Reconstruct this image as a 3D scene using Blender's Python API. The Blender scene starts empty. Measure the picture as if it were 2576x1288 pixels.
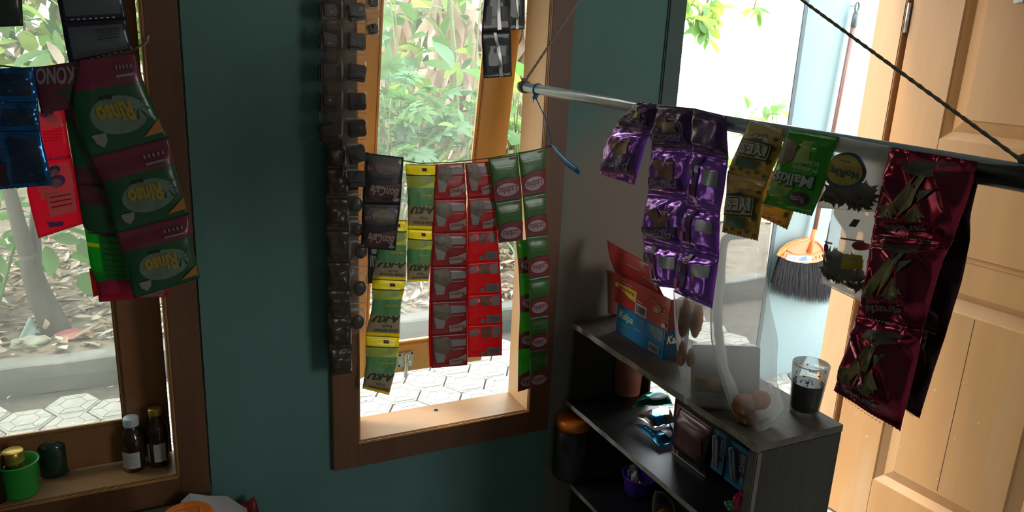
import bpy, bmesh, math, random
from mathutils import Vector, Matrix, noise

random.seed(11)
SC = bpy.context.scene
COL = SC.collection
PI = math.pi

# ------------------------------------------------------------------ camera, sky, sun, exposure
IW, IH, FPX = 2576, 1288, 1930.0
CAM = Vector((0.0, -1.75, 1.65))
def cam_axes(yaw, pitch, roll):
    cy, sy, cp, sp = math.cos(yaw), math.sin(yaw), math.cos(pitch), math.sin(pitch)
    fwd = Vector((sy * cp, cy * cp, -sp)); right = Vector((cy, -sy, 0)); up = right.cross(fwd)
    cr, sr = math.cos(roll), math.sin(roll)
    return cr * right + sr * up, -sr * right + cr * up, fwd
RGT, UPV, FWD = cam_axes(math.radians(26.65), math.radians(15.62), math.radians(2.75))
cam_data = bpy.data.cameras.new('camera')
cam_data.sensor_width = 36.0
cam_data.lens = 36.0 * FPX / IW
cam_data.clip_start = 0.02
cam = bpy.data.objects.new('camera', cam_data)
COL.objects.link(cam)
m3 = Matrix((RGT, UPV, -FWD)).transposed()
cam.matrix_world = Matrix.Translation(CAM) @ m3.to_4x4()
SC.camera = cam

world = bpy.data.worlds.new('overcast_sky')
SC.world = world
world.use_nodes = True
wn = world.node_tree.nodes; wl = world.node_tree.links
wbg = wn['Background']
wtc = wn.new('ShaderNodeTexCoord'); wsep = wn.new('ShaderNodeSeparateXYZ'); wramp = wn.new('ShaderNodeValToRGB')
wl.new(wtc.outputs['Generated'], wsep.inputs[0]); wl.new(wsep.outputs['Z'], wramp.inputs[0])
wramp.color_ramp.elements[0].position = 0.0; wramp.color_ramp.elements[0].color = (1.0, 0.98, 0.93, 1)
wramp.color_ramp.elements[1].position = 0.7; wramp.color_ramp.elements[1].color = (0.80, 0.92, 1.0, 1)
wl.new(wramp.outputs[0], wbg.inputs['Color'])
wbg.inputs['Strength'].default_value = 7.5

sun_d = bpy.data.lights.new('sun', 'SUN')
sun_d.energy = 3.2; sun_d.angle = math.radians(8); sun_d.color = (1.0, 0.95, 0.86)
sun = bpy.data.objects.new('sun', sun_d); COL.objects.link(sun)
sun.rotation_euler = Vector((0.42, -0.26, -0.86)).to_track_quat('-Z', 'Y').to_euler()   # from the left, high

SC.view_settings.view_transform = 'Standard'
SC.view_settings.look = 'None'
SC.view_settings.gamma = 1.0
SC.view_settings.use_curve_mapping = False
SC.view_settings.exposure = 0.0
cyc = SC.cycles
cyc.max_bounces = 10; cyc.diffuse_bounces = 5; cyc.glossy_bounces = 4; cyc.transmission_bounces = 8
cyc.transparent_max_bounces = 24
cyc.caustics_reflective = False; cyc.caustics_refractive = False
cyc.sample_clamp_indirect = 6.0

def portal(name, x0, x1, z0, z1, y, flip=False):
    """sampling aid only: gives off no light of its own, it tells the renderer where the sky comes in"""
    d = bpy.data.lights.new(name, 'AREA'); d.shape = 'RECTANGLE'
    d.size = x1 - x0; d.size_y = z1 - z0
    d.cycles.is_portal = True
    o = bpy.data.objects.new(name, d); COL.objects.link(o)
    o.location = ((x0 + x1) / 2, y, (z0 + z1) / 2)
    o.rotation_euler = (PI / 2, 0, 0) if flip else (-PI / 2, 0, 0)
    return o

# ------------------------------------------------------------------ unprojection: pixel + real plane -> world point
def ray(px, py):
    return RGT * ((px - IW / 2) / FPX) - UPV * ((py - IH / 2) / FPX) + FWD
def onY(px, py, y):
    r = ray(px, py); return CAM + r * ((y - CAM.y) / r.y)
def onX(px, py, x):
    r = ray(px, py); return CAM + r * ((x - CAM.x) / r.x)
def onZ(px, py, z):
    r = ray(px, py); return CAM + r * ((z - CAM.z) / r.z)
def onP(px, py, P0, n):
    r = ray(px, py); return CAM + r * ((P0 - CAM).dot(n) / r.dot(n))

# ------------------------------------------------------------------ materials
MATS = {}
def mat(name, col, rough=0.55, metal=0.0, spec=0.5, var=None, bump=None, trans=0.0, tcol=None, coat=0.0, clear=0.0, dirt=None, stretch=(1, 1, 1), col2=None):
    """col base colour (linear); var=(scale, amount) mottling to col2 or a darker tone; bump=(scale, strength);
    trans = share of light let through diffusely; clear = share let straight through"""
    if name in MATS: return MATS[name]
    m = bpy.data.materials.new(name); m.use_nodes = True
    nt = m.node_tree; N = nt.nodes; L = nt.links
    b = N['Principled BSDF']; out = N['Material Output']
    c4 = (*col, 1)
    b.inputs['Base Color'].default_value = c4
    b.inputs['Roughness'].default_value = rough
    b.inputs['Metallic'].default_value = metal
    b.inputs['Specular IOR Level'].default_value = spec
    b.inputs['Coat Weight'].default_value = coat
    b.inputs['Coat Roughness'].default_value = 0.08
    colsock = None
    if var or bump or dirt:
        tc = N.new('ShaderNodeTexCoord'); mp = N.new('ShaderNodeMapping')
        mp.inputs['Scale'].default_value = stretch
        L.new(tc.outputs['Object'], mp.inputs['Vector'])
    if var:
        nz = N.new('ShaderNodeTexNoise'); nz.inputs['Scale'].default_value = var[0]; nz.inputs['Detail'].default_value = 6; nz.inputs['Roughness'].default_value = 0.65
        L.new(mp.outputs[0], nz.inputs['Vector'])
        rp = N.new('ShaderNodeValToRGB')
        a = var[1]
        d = col2 if col2 else tuple(x * (1 - a) for x in col)
        rp.color_ramp.elements[0].position = 0.30; rp.color_ramp.elements[0].color = (*d, 1)
        rp.color_ramp.elements[1].position = 0.68; rp.color_ramp.elements[1].color = c4
        L.new(nz.outputs['Fac'], rp.inputs[0]); colsock = rp.outputs[0]
    if dirt:
        dz = N.new('ShaderNodeTexNoise'); dz.inputs['Scale'].default_value = dirt[0]; dz.inputs['Detail'].default_value = 4
        L.new(mp.outputs[0], dz.inputs['Vector'])
        dr = N.new('ShaderNodeValToRGB'); dr.color_ramp.elements[0].position = dirt[2]; dr.color_ramp.elements[0].color = (0, 0, 0, 1)
        dr.color_ramp.elements[1].position = min(1, dirt[2] + 0.12); dr.color_ramp.elements[1].color = (1, 1, 1, 1)
        L.new(dz.outputs['Fac'], dr.inputs[0])
        mx = N.new('ShaderNodeMixRGB'); L.new(dr.outputs[0], mx.inputs[0])
        if colsock: L.new(colsock, mx.inputs[1])
        else: mx.inputs[1].default_value = c4
        mx.inputs[2].default_value = (*dirt[1], 1); colsock = mx.outputs[0]
    if colsock: L.new(colsock, b.inputs['Base Color'])
    if bump:
        bz = N.new('ShaderNodeTexNoise'); bz.inputs['Scale'].default_value = bump[0]; bz.inputs['Detail'].default_value = 5
        L.new(mp.outputs[0], bz.inputs['Vector'])
        bp = N.new('ShaderNodeBump'); bp.inputs['Strength'].default_value = bump[1]; bp.inputs['Distance'].default_value = 0.01
        L.new(bz.outputs['Fac'], bp.inputs['Height']); L.new(bp.outputs[0], b.inputs['Normal'])
    last = b.outputs[0]
    if trans > 0:
        tr = N.new('ShaderNodeBsdfTranslucent'); tr.inputs['Color'].default_value = (*(tcol or col), 1)
        if colsock and not tcol: L.new(colsock, tr.inputs['Color'])
        mx = N.new('ShaderNodeMixShader'); mx.inputs[0].default_value = trans
        L.new(last, mx.inputs[1]); L.new(tr.outputs[0], mx.inputs[2]); last = mx.outputs[0]
    if clear > 0:
        tp = N.new('ShaderNodeBsdfTransparent'); tp.inputs['Color'].default_value = (*(tcol or (1, 1, 1)), 1)
        fr = N.new('ShaderNodeFresnel'); fr.inputs['IOR'].default_value = 1.45
        mt = N.new('ShaderNodeMath'); mt.operation = 'MULTIPLY_ADD'; mt.inputs[1].default_value = -0.8; mt.inputs[2].default_value = clear
        L.new(fr.outputs[0], mt.inputs[0])
        mx = N.new('ShaderNodeMixShader')
        L.new(mt.outputs[0], mx.inputs[0]); L.new(last, mx.inputs[1]); L.new(tp.outputs[0], mx.inputs[2]); last = mx.outputs[0]
    L.new(last, out.inputs['Surface'])
    MATS[name] = m
    return m

def S(r, g, b):
    f = lambda v: (v / 255 / 12.92) if v <= 10 else ((v / 255 + 0.055) / 1.055) ** 2.4
    return (f(r), f(g), f(b))

# ------------------------------------------------------------------ objects
BASE = {}
def tag(o, label=None, cat=None, group=None, kind=None):
    if label: o['label'] = label
    if cat: o['category'] = cat
    if group: o['group'] = group
    if kind: o['kind'] = kind
    return o
def thing(name, loc, label=None, cat=None, group=None, kind=None):
    o = bpy.data.objects.new(name, None); COL.objects.link(o)
    o.empty_display_size = 0.05
    o.location = loc; BASE[o.name] = Vector(loc)
    return tag(o, label, cat, group, kind)

class MB:
    def __init__(s): s.v = []; s.f = []; s.m = []
    def add(s, vs, fs, mi=0):
        b = len(s.v); s.v.extend(Vector(p) for p in vs)
        for f in fs: s.f.append(tuple(i + b for i in f)); s.m.append(mi)
        return s
    def box(s, lo, hi, mi=0, rot=None, piv=None):
        x0, y0, z0 = lo; x1, y1, z1 = hi
        vs = [Vector(p) for p in ((x0, y0, z0), (x1, y0, z0), (x1, y1, z0), (x0, y1, z0), (x0, y0, z1), (x1, y0, z1), (x1, y1, z1), (x0, y1, z1))]
        if rot is not None:
            pv = Vector(piv) if piv is not None else sum(vs, Vector()) / 8
            vs = [pv + rot @ (p - pv) for p in vs]
        return s.add(vs, [(3, 2, 1, 0), (4, 5, 6, 7), (0, 1, 5, 4), (1, 2, 6, 5), (2, 3, 7, 6), (3, 0, 4, 7)], mi)
    def tube(s, pts, r, seg=8, mi=0, cap=True):
        pts = [Vector(p) for p in pts]; n = len(pts)
        rs = r if isinstance(r, (list, tuple)) else [r] * n
        rings = []; nrm = None
        for i, p in enumerate(pts):
            d = (pts[min(i + 1, n - 1)] - pts[max(i - 1, 0)]).normalized()
            if nrm is None:
                a = Vector((0, 0, 1)) if abs(d.z) < 0.9 else Vector((1, 0, 0))
                nrm = d.cross(a).normalized()
            nrm = (nrm - d * nrm.dot(d)).normalized(); bn = d.cross(nrm)
            rings.append([p + (nrm * math.cos(2 * PI * k / seg) + bn * math.sin(2 * PI * k / seg)) * rs[i] for k in range(seg)])
        vs = [q for rg in rings for q in rg]; fs = []
        for i in range(n - 1):
            for k in range(seg):
                a = i * seg + k; b = i * seg + (k + 1) % seg
                fs.append((a, b, b + seg, a + seg))
        if cap:
            fs.append(tuple(range(seg))[::-1]); fs.append(tuple((n - 1) * seg + k for k in range(seg)))
        return s.add(vs, fs, mi)
    def lathe(s, c, prof, seg=28, mi=0, axis=None, squash=1.0):
        """prof [(r, z)] about the vertical through c; r 0 closes"""
        c = Vector(c); vs = []; fs = []
        q = axis.to_track_quat('Z', 'Y') if axis is not None else None
        for r, z in prof:
            for k in range(seg):
                a = 2 * PI * k / seg
                p = Vector((r * math.cos(a), r * squash * math.sin(a), z))
                if q: p = q @ p
                vs.append(c + p)
        n = len(prof)
        for i in range(n - 1):
            for k in range(seg):
                a = i * seg + k; b = i * seg + (k + 1) % seg
                fs.append((a, b, b + seg, a + seg))
        if prof[0][0] > 0: fs.append(tuple(range(seg))[::-1])
        if prof[-1][0] > 0: fs.append(tuple((n - 1) * seg + k for k in range(seg)))
        return s.add(vs, fs, mi)
    def grid(s, fn, nu, nv, mi=0):
        vs = [fn(i / nu, j / nv) for j in range(nv + 1) for i in range(nu + 1)]
        fs = [(j * (nu + 1) + i, j * (nu + 1) + i + 1, (j + 1) * (nu + 1) + i + 1, (j + 1) * (nu + 1) + i) for j in range(nv) for i in range(nu)]
        return s.add(vs, fs, mi)
    def blob(s, c, r, mi=0, sub=2, amp=0.15, freq=8.0, sc=(1, 1, 1)):
        bm = bmesh.new(); bmesh.ops.create_icosphere(bm, subdivisions=sub, radius=1.0)
        c = Vector(c); idx = {}
        vs = []
        for i, v in enumerate(bm.verts):
            idx[v] = i; d = v.co.normalized()
            k = 1 + amp * noise.noise(d * freq * 0.3 + c * 13)
            vs.append(c + Vector((d.x * sc[0], d.y * sc[1], d.z * sc[2])) * r * k)
        fs = [tuple(idx[v] for v in f.verts) for f in bm.faces]
        bm.free()
        return s.add(vs, fs, mi)
    def build(s, name, mats, parent=None, smooth=False, bevel=0, loc=None, solid=0, merge=False):
        base = Vector((0, 0, 0)); 
        if parent is not None: base = BASE[parent.name].copy()
        elif loc is not None: base = Vector(loc)
        me = bpy.data.meshes.new(name)
        me.from_pydata([tuple(p - base) for p in s.v], [], s.f)
        if not isinstance(mats, (list, tuple)): mats = [mats]
        for m in mats: me.materials.append(m)
        me.polygons.foreach_set('material_index', s.m)
        if smooth: me.polygons.foreach_set('use_smooth', [True] * len(s.f))
        me.update(); me.validate()
        o = bpy.data.objects.new(name, me); COL.objects.link(o)
        if parent is not None: o.parent = parent
        else: o.location = base
        BASE[o.name] = base
        if merge:
            bm = bmesh.new(); bm.from_mesh(me); bmesh.ops.remove_doubles(bm, verts=bm.verts, dist=1e-6); bm.to_mesh(me); bm.free()
        if bevel:
            bm = bmesh.new(); bm.from_mesh(me)
            bmesh.ops.recalc_face_normals(bm, faces=bm.faces)
            bmesh.ops.bevel(bm, geom=list(bm.edges), offset=bevel, segments=2, affect='EDGES', clamp_overlap=True)
            bm.to_mesh(me); bm.free()
        return o

def recalc(o):
    bm = bmesh.new(); bm.from_mesh(o.data); bmesh.ops.recalc_face_normals(bm, faces=bm.faces); bm.to_mesh(o.data); bm.free(); return o

# ------------------------------------------------------------------ lettering as fine flat geometry
TXT = {}
def text_geo(s, shear=0.0, bold=0.0):
    key = (s, shear, bold)
    if key in TXT: return TXT[key]
    cu = bpy.data.curves.new('lettering', 'FONT'); cu.body = s; cu.shear = shear; cu.offset = bold; cu.resolution_u = 3
    o = bpy.data.objects.new('lettering', cu)
    me = bpy.data.meshes.new_from_object(o)
    bm = bmesh.new(); bm.from_mesh(me)
    bmesh.ops.triangulate(bm, faces=bm.faces)
    for _ in range(2):
        le = [e for e in bm.edges if e.calc_length() > 0.30]
        if le: bmesh.ops.subdivide_edges(bm, edges=le, cuts=1)
        bmesh.ops.triangulate(bm, faces=bm.faces)
    bm.verts.index_update()
    vs = [(v.co.x, v.co.y) for v in bm.verts]; fs = [tuple(v.index for v in f.verts) for f in bm.faces]
    bm.free(); bpy.data.meshes.remove(me); bpy.data.objects.remove(o); bpy.data.curves.remove(cu)
    x0 = min(p[0] for p in vs); x1 = max(p[0] for p in vs); y0 = min(p[1] for p in vs); y1 = max(p[1] for p in vs)
    vs = [((x - x0) / (x1 - x0) - 0.5, (y - y0) / (y1 - y0) - 0.5) for x, y in vs]
    TXT[key] = (vs, fs)
    return TXT[key]

def add_prints(mb, fn, prints, mi_of):
    """prints laid on a surface fn(u, v, lift); v runs downward"""
    k = 0
    for p in prints:
        k += 1; lift = 0.0006 + 0.00035 * k
        if p[0] == 'rect':
            _, u0, v0, u1, v1, m = p
            mb.grid(lambda a, b: fn(u0 + (u1 - u0) * a, v0 + (v1 - v0) * b, lift), max(1, int((u1 - u0) * 10)), max(1, int((v1 - v0) * 10)), mi_of(m))
        elif p[0] in ('ell', 'poly'):
            if p[0] == 'ell':
                _, cu, cv, ru, rv, m = p[:6]; n = 24
                rim = [(cu + ru * math.cos(2 * PI * i / n), cv + rv * math.sin(2 * PI * i / n)) for i in range(n)]
            else:
                _, rim, m = p[:3]; n = len(rim)
                # refine the outline
                r2 = []
                for i in range(n):
                    a, b = rim[i], rim[(i + 1) % n]
                    q = max(1, int(math.hypot(a[0] - b[0], a[1] - b[1]) / 0.12))
                    r2 += [(a[0] + (b[0] - a[0]) * t / q, a[1] + (b[1] - a[1]) * t / q) for t in range(q)]
                rim = r2; n = len(rim)
                cu = sum(x for x, y in rim) / n; cv = sum(y for x, y in rim) / n
            vs = [fn(cu, cv, lift)]; fs = []
            for rg in (0.35, 0.7, 1.0):
                vs += [fn(cu + (x - cu) * rg, cv + (y - cv) * rg, lift) for x, y in rim]
            for i in range(n): fs.append((0, 1 + i, 1 + (i + 1) % n))
            for rg in range(2):
                for i in range(n):
                    a = 1 + rg * n + i; b = 1 + rg * n + (i + 1) % n
                    fs.append((a, a + n, b + n, b))
            mb.add(vs, fs, mi_of(m))
        elif p[0] == 'text':
            _, s, cu, cv, wu, hv, m, rot = p[:8]
            shear = p[8] if len(p) > 8 else 0.0; bold = p[9] if len(p) > 9 else 0.012
            vs, fs = text_geo(s, shear, bold)
            a = math.radians(rot)
            ca, sa = round(math.cos(a), 6), round(math.sin(a), 6)
            out = []
            for x, y in vs:
                X, Y = x * wu, y * hv
                out.append(fn(cu + X * ca - Y * sa, cv - (X * sa + Y * ca), lift))
            mb.add(out, fs, mi_of(m))

def bbox2(p):
    if p[0] == 'rect': return p[1], p[2], p[3], p[4]
    if p[0] == 'ell': return p[1] - p[3], p[2] - p[4], p[1] + p[3], p[2] + p[4]
    xs = [q[0] for q in p[1]]; ys = [q[1] for q in p[1]]
    return min(xs), min(ys), max(xs), max(ys)
def clusters(shapes, gap=0.06):
    """prints that lie apart on the sachet become parts of their own"""
    out = []
    for p in shapes:
        b = bbox2(p); hit = [c for c in out if any(b[0] - gap < e[2] and b[2] + gap > e[0] and b[1] - gap < e[3] and b[3] + gap > e[1] for e in map(bbox2, c))]
        new = [q for c in hit for q in c] + [p]
        out = [c for c in out if c not in hit] + [sorted(new, key=shapes.index)]
    return out
def printed(parent, fn, prints, name='print'):
    if not prints: return None
    mb = MB(); ml = []
    def mi_of(m):
        if m not in ml: ml.append(m)
        return ml.index(m)
    add_prints(mb, fn, prints, mi_of)
    return mb.build(name, ml, parent, smooth=True)

# ------------------------------------------------------------------ hanging strips of sachets
def cr(pts, t):
    n = len(pts); i = max(0, min(n - 2, int(math.floor(t)))); f = t - i
    p0, p1, p2, p3 = pts[max(i - 1, 0)], pts[i], pts[i + 1], pts[min(i + 2, n - 1)]
    lin = p1 + (p2 - p1) * f
    c = 0.5 * ((2 * p1) + (p2 - p0) * f + (2 * p0 - 5 * p1 + 4 * p2 - p3) * f * f + (3 * p1 - p0 - 3 * p2 + p3) * f ** 3)
    return lin * 0.4 + c * 0.6

def sachet(root, Lp, Rp, n, t0, t1, d, u0=0.0, u1=1.0, name='sachet', off=0.0):
    H = d.get('puff', 0.004); A = d.get('crk', 0.0008); FQ = d.get('freq', 60.0); NU = d.get('nu', 16); NV = d.get('nv', 18)
    seed = random.random() * 50; FD = d.get('fold')
    crimp = d.get('crimp', 0.09); curl = d.get('curl', 0.0)
    def base(u, v):
        t = t0 + (t1 - t0) * v; uu = u0 + (u1 - u0) * u
        return cr(Lp, t) * (1 - uu) + cr(Rp, t) * uu
    def prof(u, v):
        e = min(v, 1 - v) / crimp
        a = 0.0 if e < 1 else min(1.0, (e - 1) / 2.2)
        a = a * a * (3 - 2 * a)
        return H * a * max(0.0, 1 - (2 * u - 1) ** 4) ** d.get('pw', 0.6)
    P = []; B = []
    for j in range(NV + 1):
        r = []; rb = []
        for i in range(NU + 1):
            u, v = i / NU, j / NV
            p = base(u, v)
            q = p * FQ + Vector((seed, seed * 1.7, 0))
            nz = noise.noise(q) * 0.6 + (0.5 - abs(noise.noise(q * 0.45 + Vector((7, 3, 1))))) * 0.9
            w = 1.0 if min(v, 1 - v) > crimp else 0.4
            edge = min(1.0, 6 * min(u, 1 - u) + 0.25)
            if FD: nz += FD[0] / max(A, 1e-6) * (1.0 if v < .78 else .15) * (1 - abs(math.sin(FD[1] * u + FD[2] * v + 1.6 * noise.noise(q * 0.3) + seed))) ** 3
            z = prof(u, v) + A * nz * w * edge + off + curl * math.cos(PI * (u - 0.5) * 2) * 0.5
            if min(v, 1 - v) < crimp: z += 0.0004 * math.sin(v * 260)
            r.append(p + n * z); rb.append(p + n * (off - prof(u, v) * 0.7 - 0.0004 + A * nz * w * edge * 0.5 + curl * math.cos(PI * (u - 0.5) * 2) * 0.5))
        P.append(r); B.append(rb)
    if d.get('serr'):
        for i in range(NU + 1):
            if i % 2:
                for G in (P, B): G[NV][i] = G[NV][i] + (G[NV - 1][i] - G[NV][i]) * 0.35
    mb = MB(); ml = [d['mat']]
    bands = d.get('bands', [])
    for v0, v1, m in bands:
        if m not in ml: ml.append(m)
    back = d.get('back', d['mat'])
    if back not in ml: ml.append(back)
    W = NU + 1
    vs = [p for r in P for p in r] + [p for r in B for p in r]
    mb.v = vs; nb = W * (NV + 1)
    for j in range(NV):
        vm = (j + 0.5) / NV; mi = 0
        for v0, v1, m in bands:
            if v0 <= vm < v1: mi = ml.index(m)
        for i in range(NU):
            a = j * W + i
            mb.f.append((a, a + W, a + W + 1, a + 1)); mb.m.append(mi)
            mb.f.append((nb + a, nb + a + 1, nb + a + W + 1, nb + a + W)); mb.m.append(mi if mi else ml.index(back))
    for j in range(NV):
        for i in (0, NU):
            a = j * W + i; mb.f.append((a, nb + a, nb + a + W, a + W)); mb.m.append(0)
    for i in range(NU):
        for j in (0, NV):
            a = j * W + i; mb.f.append((a, a + 1, nb + a + 1, nb + a)); mb.m.append(0)
    o = mb.build(name, ml, root, smooth=True)
    recalc(o)
    def fn(u, v, lift):
        x = min(max(u, 0), 1) * NU; y = min(max(v, 0), 1) * NV
        i = min(NU - 1, int(x)); j = min(NV - 1, int(y)); fx, fy = x - i, y - j
        p = (P[j][i] * (1 - fx) + P[j][i + 1] * fx) * (1 - fy) + (P[j + 1][i] * (1 - fx) + P[j + 1][i + 1] * fx) * fy
        return p + n * lift
    pr = d.get('prints') or []
    shapes = [p for p in pr if p[0] != 'text']
    for cl_ in clusters(shapes): printed(o, (lambda k0: lambda u, v, l: fn(u, v, l + .00035 * k0))(shapes.index(cl_[0])), cl_)
    for p in pr:
        if p[0] == 'text': printed(o, (lambda k0: lambda u, v, l: fn(u, v, l + .0003 * k0))(pr.index(p)), [p], 'lettering')
    return o, fn

def strip(name, label, cat, rows, unp, n, items, group=None):
    """rows: ((left px), (right px)) down the strip; items: (t0, t1, design[, u0, u1])"""
    Lp = [unp(*a) for a, b in rows]; Rp = [unp(*b) for a, b in rows]
    root = thing(name, (Lp[0] + Rp[0]) / 2, label, cat, group)
    for it in items:
        t0, t1, d = it[:3]; u0, u1 = (it[3], it[4]) if len(it) > 3 else (0, 1)
        if t1 < items[-1][1]: d = dict(d, serr=0)      # only the free end is zigzag cut
        sachet(root, Lp, Rp, n, t0, t1, d, u0, u1, name=d.get('name', 'sachet'), off=d.get('off', 0.0))
    return root
def Y(y): return lambda px, py: onY(px, py, y)
NW = Vector((0, -1, 0))

# ------------------------------------------------------------------ the room
def wall_paint():
    m = mat('teal_wall_paint', (0.118, 0.245, 0.228), 0.75, var=(3.0, 0.18), bump=(60, 0.06), dirt=(1.3, (0.14, 0.215, 0.195), 0.60))
    # unpainted, grimy patch of plaster low on the wall by the rack, with a ragged outline of its own
    N = m.node_tree.nodes; L = m.node_tree.links; b = N['Principled BSDF']; src = b.inputs['Base Color'].links[0].from_socket
    tc = N.new('ShaderNodeTexCoord'); nz = N.new('ShaderNodeTexNoise'); nz.inputs['Scale'].default_value = 4.0; nz.inputs['Detail'].default_value = 5
    L.new(tc.outputs['Object'], nz.inputs['Vector'])
    sp = N.new('ShaderNodeSeparateXYZ'); L.new(tc.outputs['Object'], sp.inputs[0])
    def ramp(sock, a, c):
        r = N.new('ShaderNodeMapRange'); r.inputs['From Min'].default_value = a; r.inputs['From Max'].default_value = c; r.interpolation_type = 'SMOOTHSTEP'
        L.new(sock, r.inputs['Value']); return r.outputs['Result']
    def mul(p, q):
        k = N.new('ShaderNodeMath'); k.operation = 'MULTIPLY'; L.new(p, k.inputs[0]); L.new(q, k.inputs[1]); return k.outputs[0]
    ad = N.new('ShaderNodeMath'); ad.operation = 'MULTIPLY_ADD'; L.new(nz.outputs['Fac'], ad.inputs[0]); ad.inputs[1].default_value = 0.35; L.new(sp.outputs['Z'], ad.inputs[2])
    k = mul(mul(ramp(ad.outputs[0], 1.72, 1.50), ramp(sp.outputs['X'], 1.00, 1.05)), ramp(sp.outputs['Y'], 0.06, 0.03))
    mx = N.new('ShaderNodeMixRGB'); L.new(k, mx.inputs[0]); L.new(src, mx.inputs[1]); mx.inputs[2].default_value = (0.235, 0.20, 0.17, 1)
    L.new(mx.outputs[0], b.inputs['Base Color'])
    return m
M_WALL = wall_paint()
M_CEIL = mat('ceiling_paint', (0.6, 0.6, 0.57), 0.8, var=(2, 0.1))
M_FLOOR = mat('floor_tile', (0.55, 0.53, 0.49), 0.4, var=(4, 0.2))
M_FRAME = mat('varnished_frame_wood', (0.52, 0.25, 0.080), 0.42, var=(9, 0.35), stretch=(1, 1, 0.14), bump=(40, 0.05))
M_FACE = mat('shaded_frame_face', (0.20, 0.080, 0.034), 0.5, var=(9, 0.4), stretch=(1, 1, 0.14), bump=(40, 0.05))  # frame wood darkened: the shade on its room side is in this colour
M_SASH = mat('lit_varnished_sash', (0.78, 0.41, 0.12), 0.40, var=(9, 0.25), stretch=(1, 1, 0.14), bump=(40, 0.05))  # brighter copy of the sash wood: light on the tilted sash is painted in
M_REVEAL = mat('lit_jamb_wood', (0.60, 0.37, 0.18), 0.45, var=(7, 0.2), stretch=(1, 1, 0.14))  # paler copy of the frame wood: outside light on the reveals is painted in
M_SILL = mat('worn_sill_wood', (0.46, 0.26, 0.12), 0.38, var=(7, 0.3), stretch=(0.2, 1, 1), dirt=(5, (0.55, 0.48, 0.42), 0.62), bump=(30, 0.06))
M_DOOR = mat('door_wood', (0.53, 0.262, 0.092), 0.48, var=(6, 0.22), stretch=(1, 1, 0.12), bump=(30, 0.04), dirt=(3.2, (0.50, 0.34, 0.19), 0.60))
M_DGROOVE = mat('door_joint_gap', (0.06, 0.03, 0.015), 0.8)
M_JAMB = mat('door_jamb_wood', (0.56, 0.33, 0.16), 0.5, var=(5, 0.2), stretch=(1, 1, 0.15))
M_GLASS1 = mat('dusty_window_glass', (0.55, 0.55, 0.52), 0.15, trans=0.5, clear=0.945, tcol=(.76, .77, .74), var=(3, 0.1))
M_STEEL = mat('scuffed_steel', (0.62, 0.6, 0.56), 0.35, metal=0.8, var=(30, 0.3))
M_DARK = mat('dark_hole', (0.01, 0.008, 0.006), 0.9)

def pbox(name, lo, hi, m, parent, bevel=0.0015, **k):
    return MB().box(lo, hi).build(name, m, parent, bevel=bevel, **k)

WX0, WX1 = -1.35, 3.2
WY0 = -3.6
WT = 0.125
CZ = 2.75
# wall with the two windows and the doorway
w = MB()
F1 = (-0.52, 0.105, 0.572, 2.12); F2 = (0.394, 1.018, 0.572, 2.12)
DX0, DX1, DZ = 1.361, 2.29, 2.12
def solid(x0, x1, z0, z1): w.box((x0, 0, z0), (x1, WT, z1))
solid(WX0, F1[0], 0, CZ); solid(F1[1], F2[0], 0, CZ); solid(F2[1], DX0, 0, CZ); solid(DX1, WX1, 0, CZ)
for Fq in (F1, F2):
    solid(Fq[0], Fq[1], 0, Fq[2]); solid(Fq[0], Fq[1], Fq[3], CZ)
solid(DX0, DX1, DZ, CZ)
tag(w.build('wall_front', M_WALL), kind='structure')
tag(MB().box((WX0 - 0.12, WY0, 0), (WX0, WT, CZ)).build('wall_left', M_WALL), kind='structure')
tag(MB().box((WX1, WY0, 0), (WX1 + 0.12, WT, CZ)).build('wall_right', M_WALL), kind='structure')
# rear wall of the shop, with an unseen opening added and sized for the light it lets in
rb = MB()
for x0, x1, z0, z1 in ((WX0, 1.9, 0, CZ), (1.9, 2.9, 0, 1.0), (1.9, 2.9, 2.2, CZ), (2.9, WX1, 0, CZ)):
    rb.box((x0, WY0 - 0.12, z0), (x1, WY0, z1))
tag(rb.build('wall_back', M_CEIL), kind='structure')
tag(MB().box((WX0, WY0, -0.06), (WX1, WT, 0.0)).build('floor', M_FLOOR), kind='structure')
tag(MB().box((WX0, WY0, CZ), (WX1, WT, CZ + 0.08)).build('ceiling', M_CEIL), kind='structure')
tag(MB().box((DX0 - 0.055, -0.008, 0), (DX0 + 0.004, 0.02, DZ + 0.05)).build('trim_1', mat('teal_trim_paint', (0.085, 0.14, 0.125), 0.7), bevel=0.004), kind='structure')

portal('sky_portal_1', -0.45, 0.03, 0.65, 2.05, 0.135)
portal('sky_portal_2', 0.464, 0.944, 0.65, 2.05, 0.135)
portal('sky_portal_door', DX0, 2.24, 0.02, DZ, 0.135)
portal('sky_portal_rear', 1.9, 2.9, 1.0, 2.2, WY0 - 0.13, True)

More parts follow.
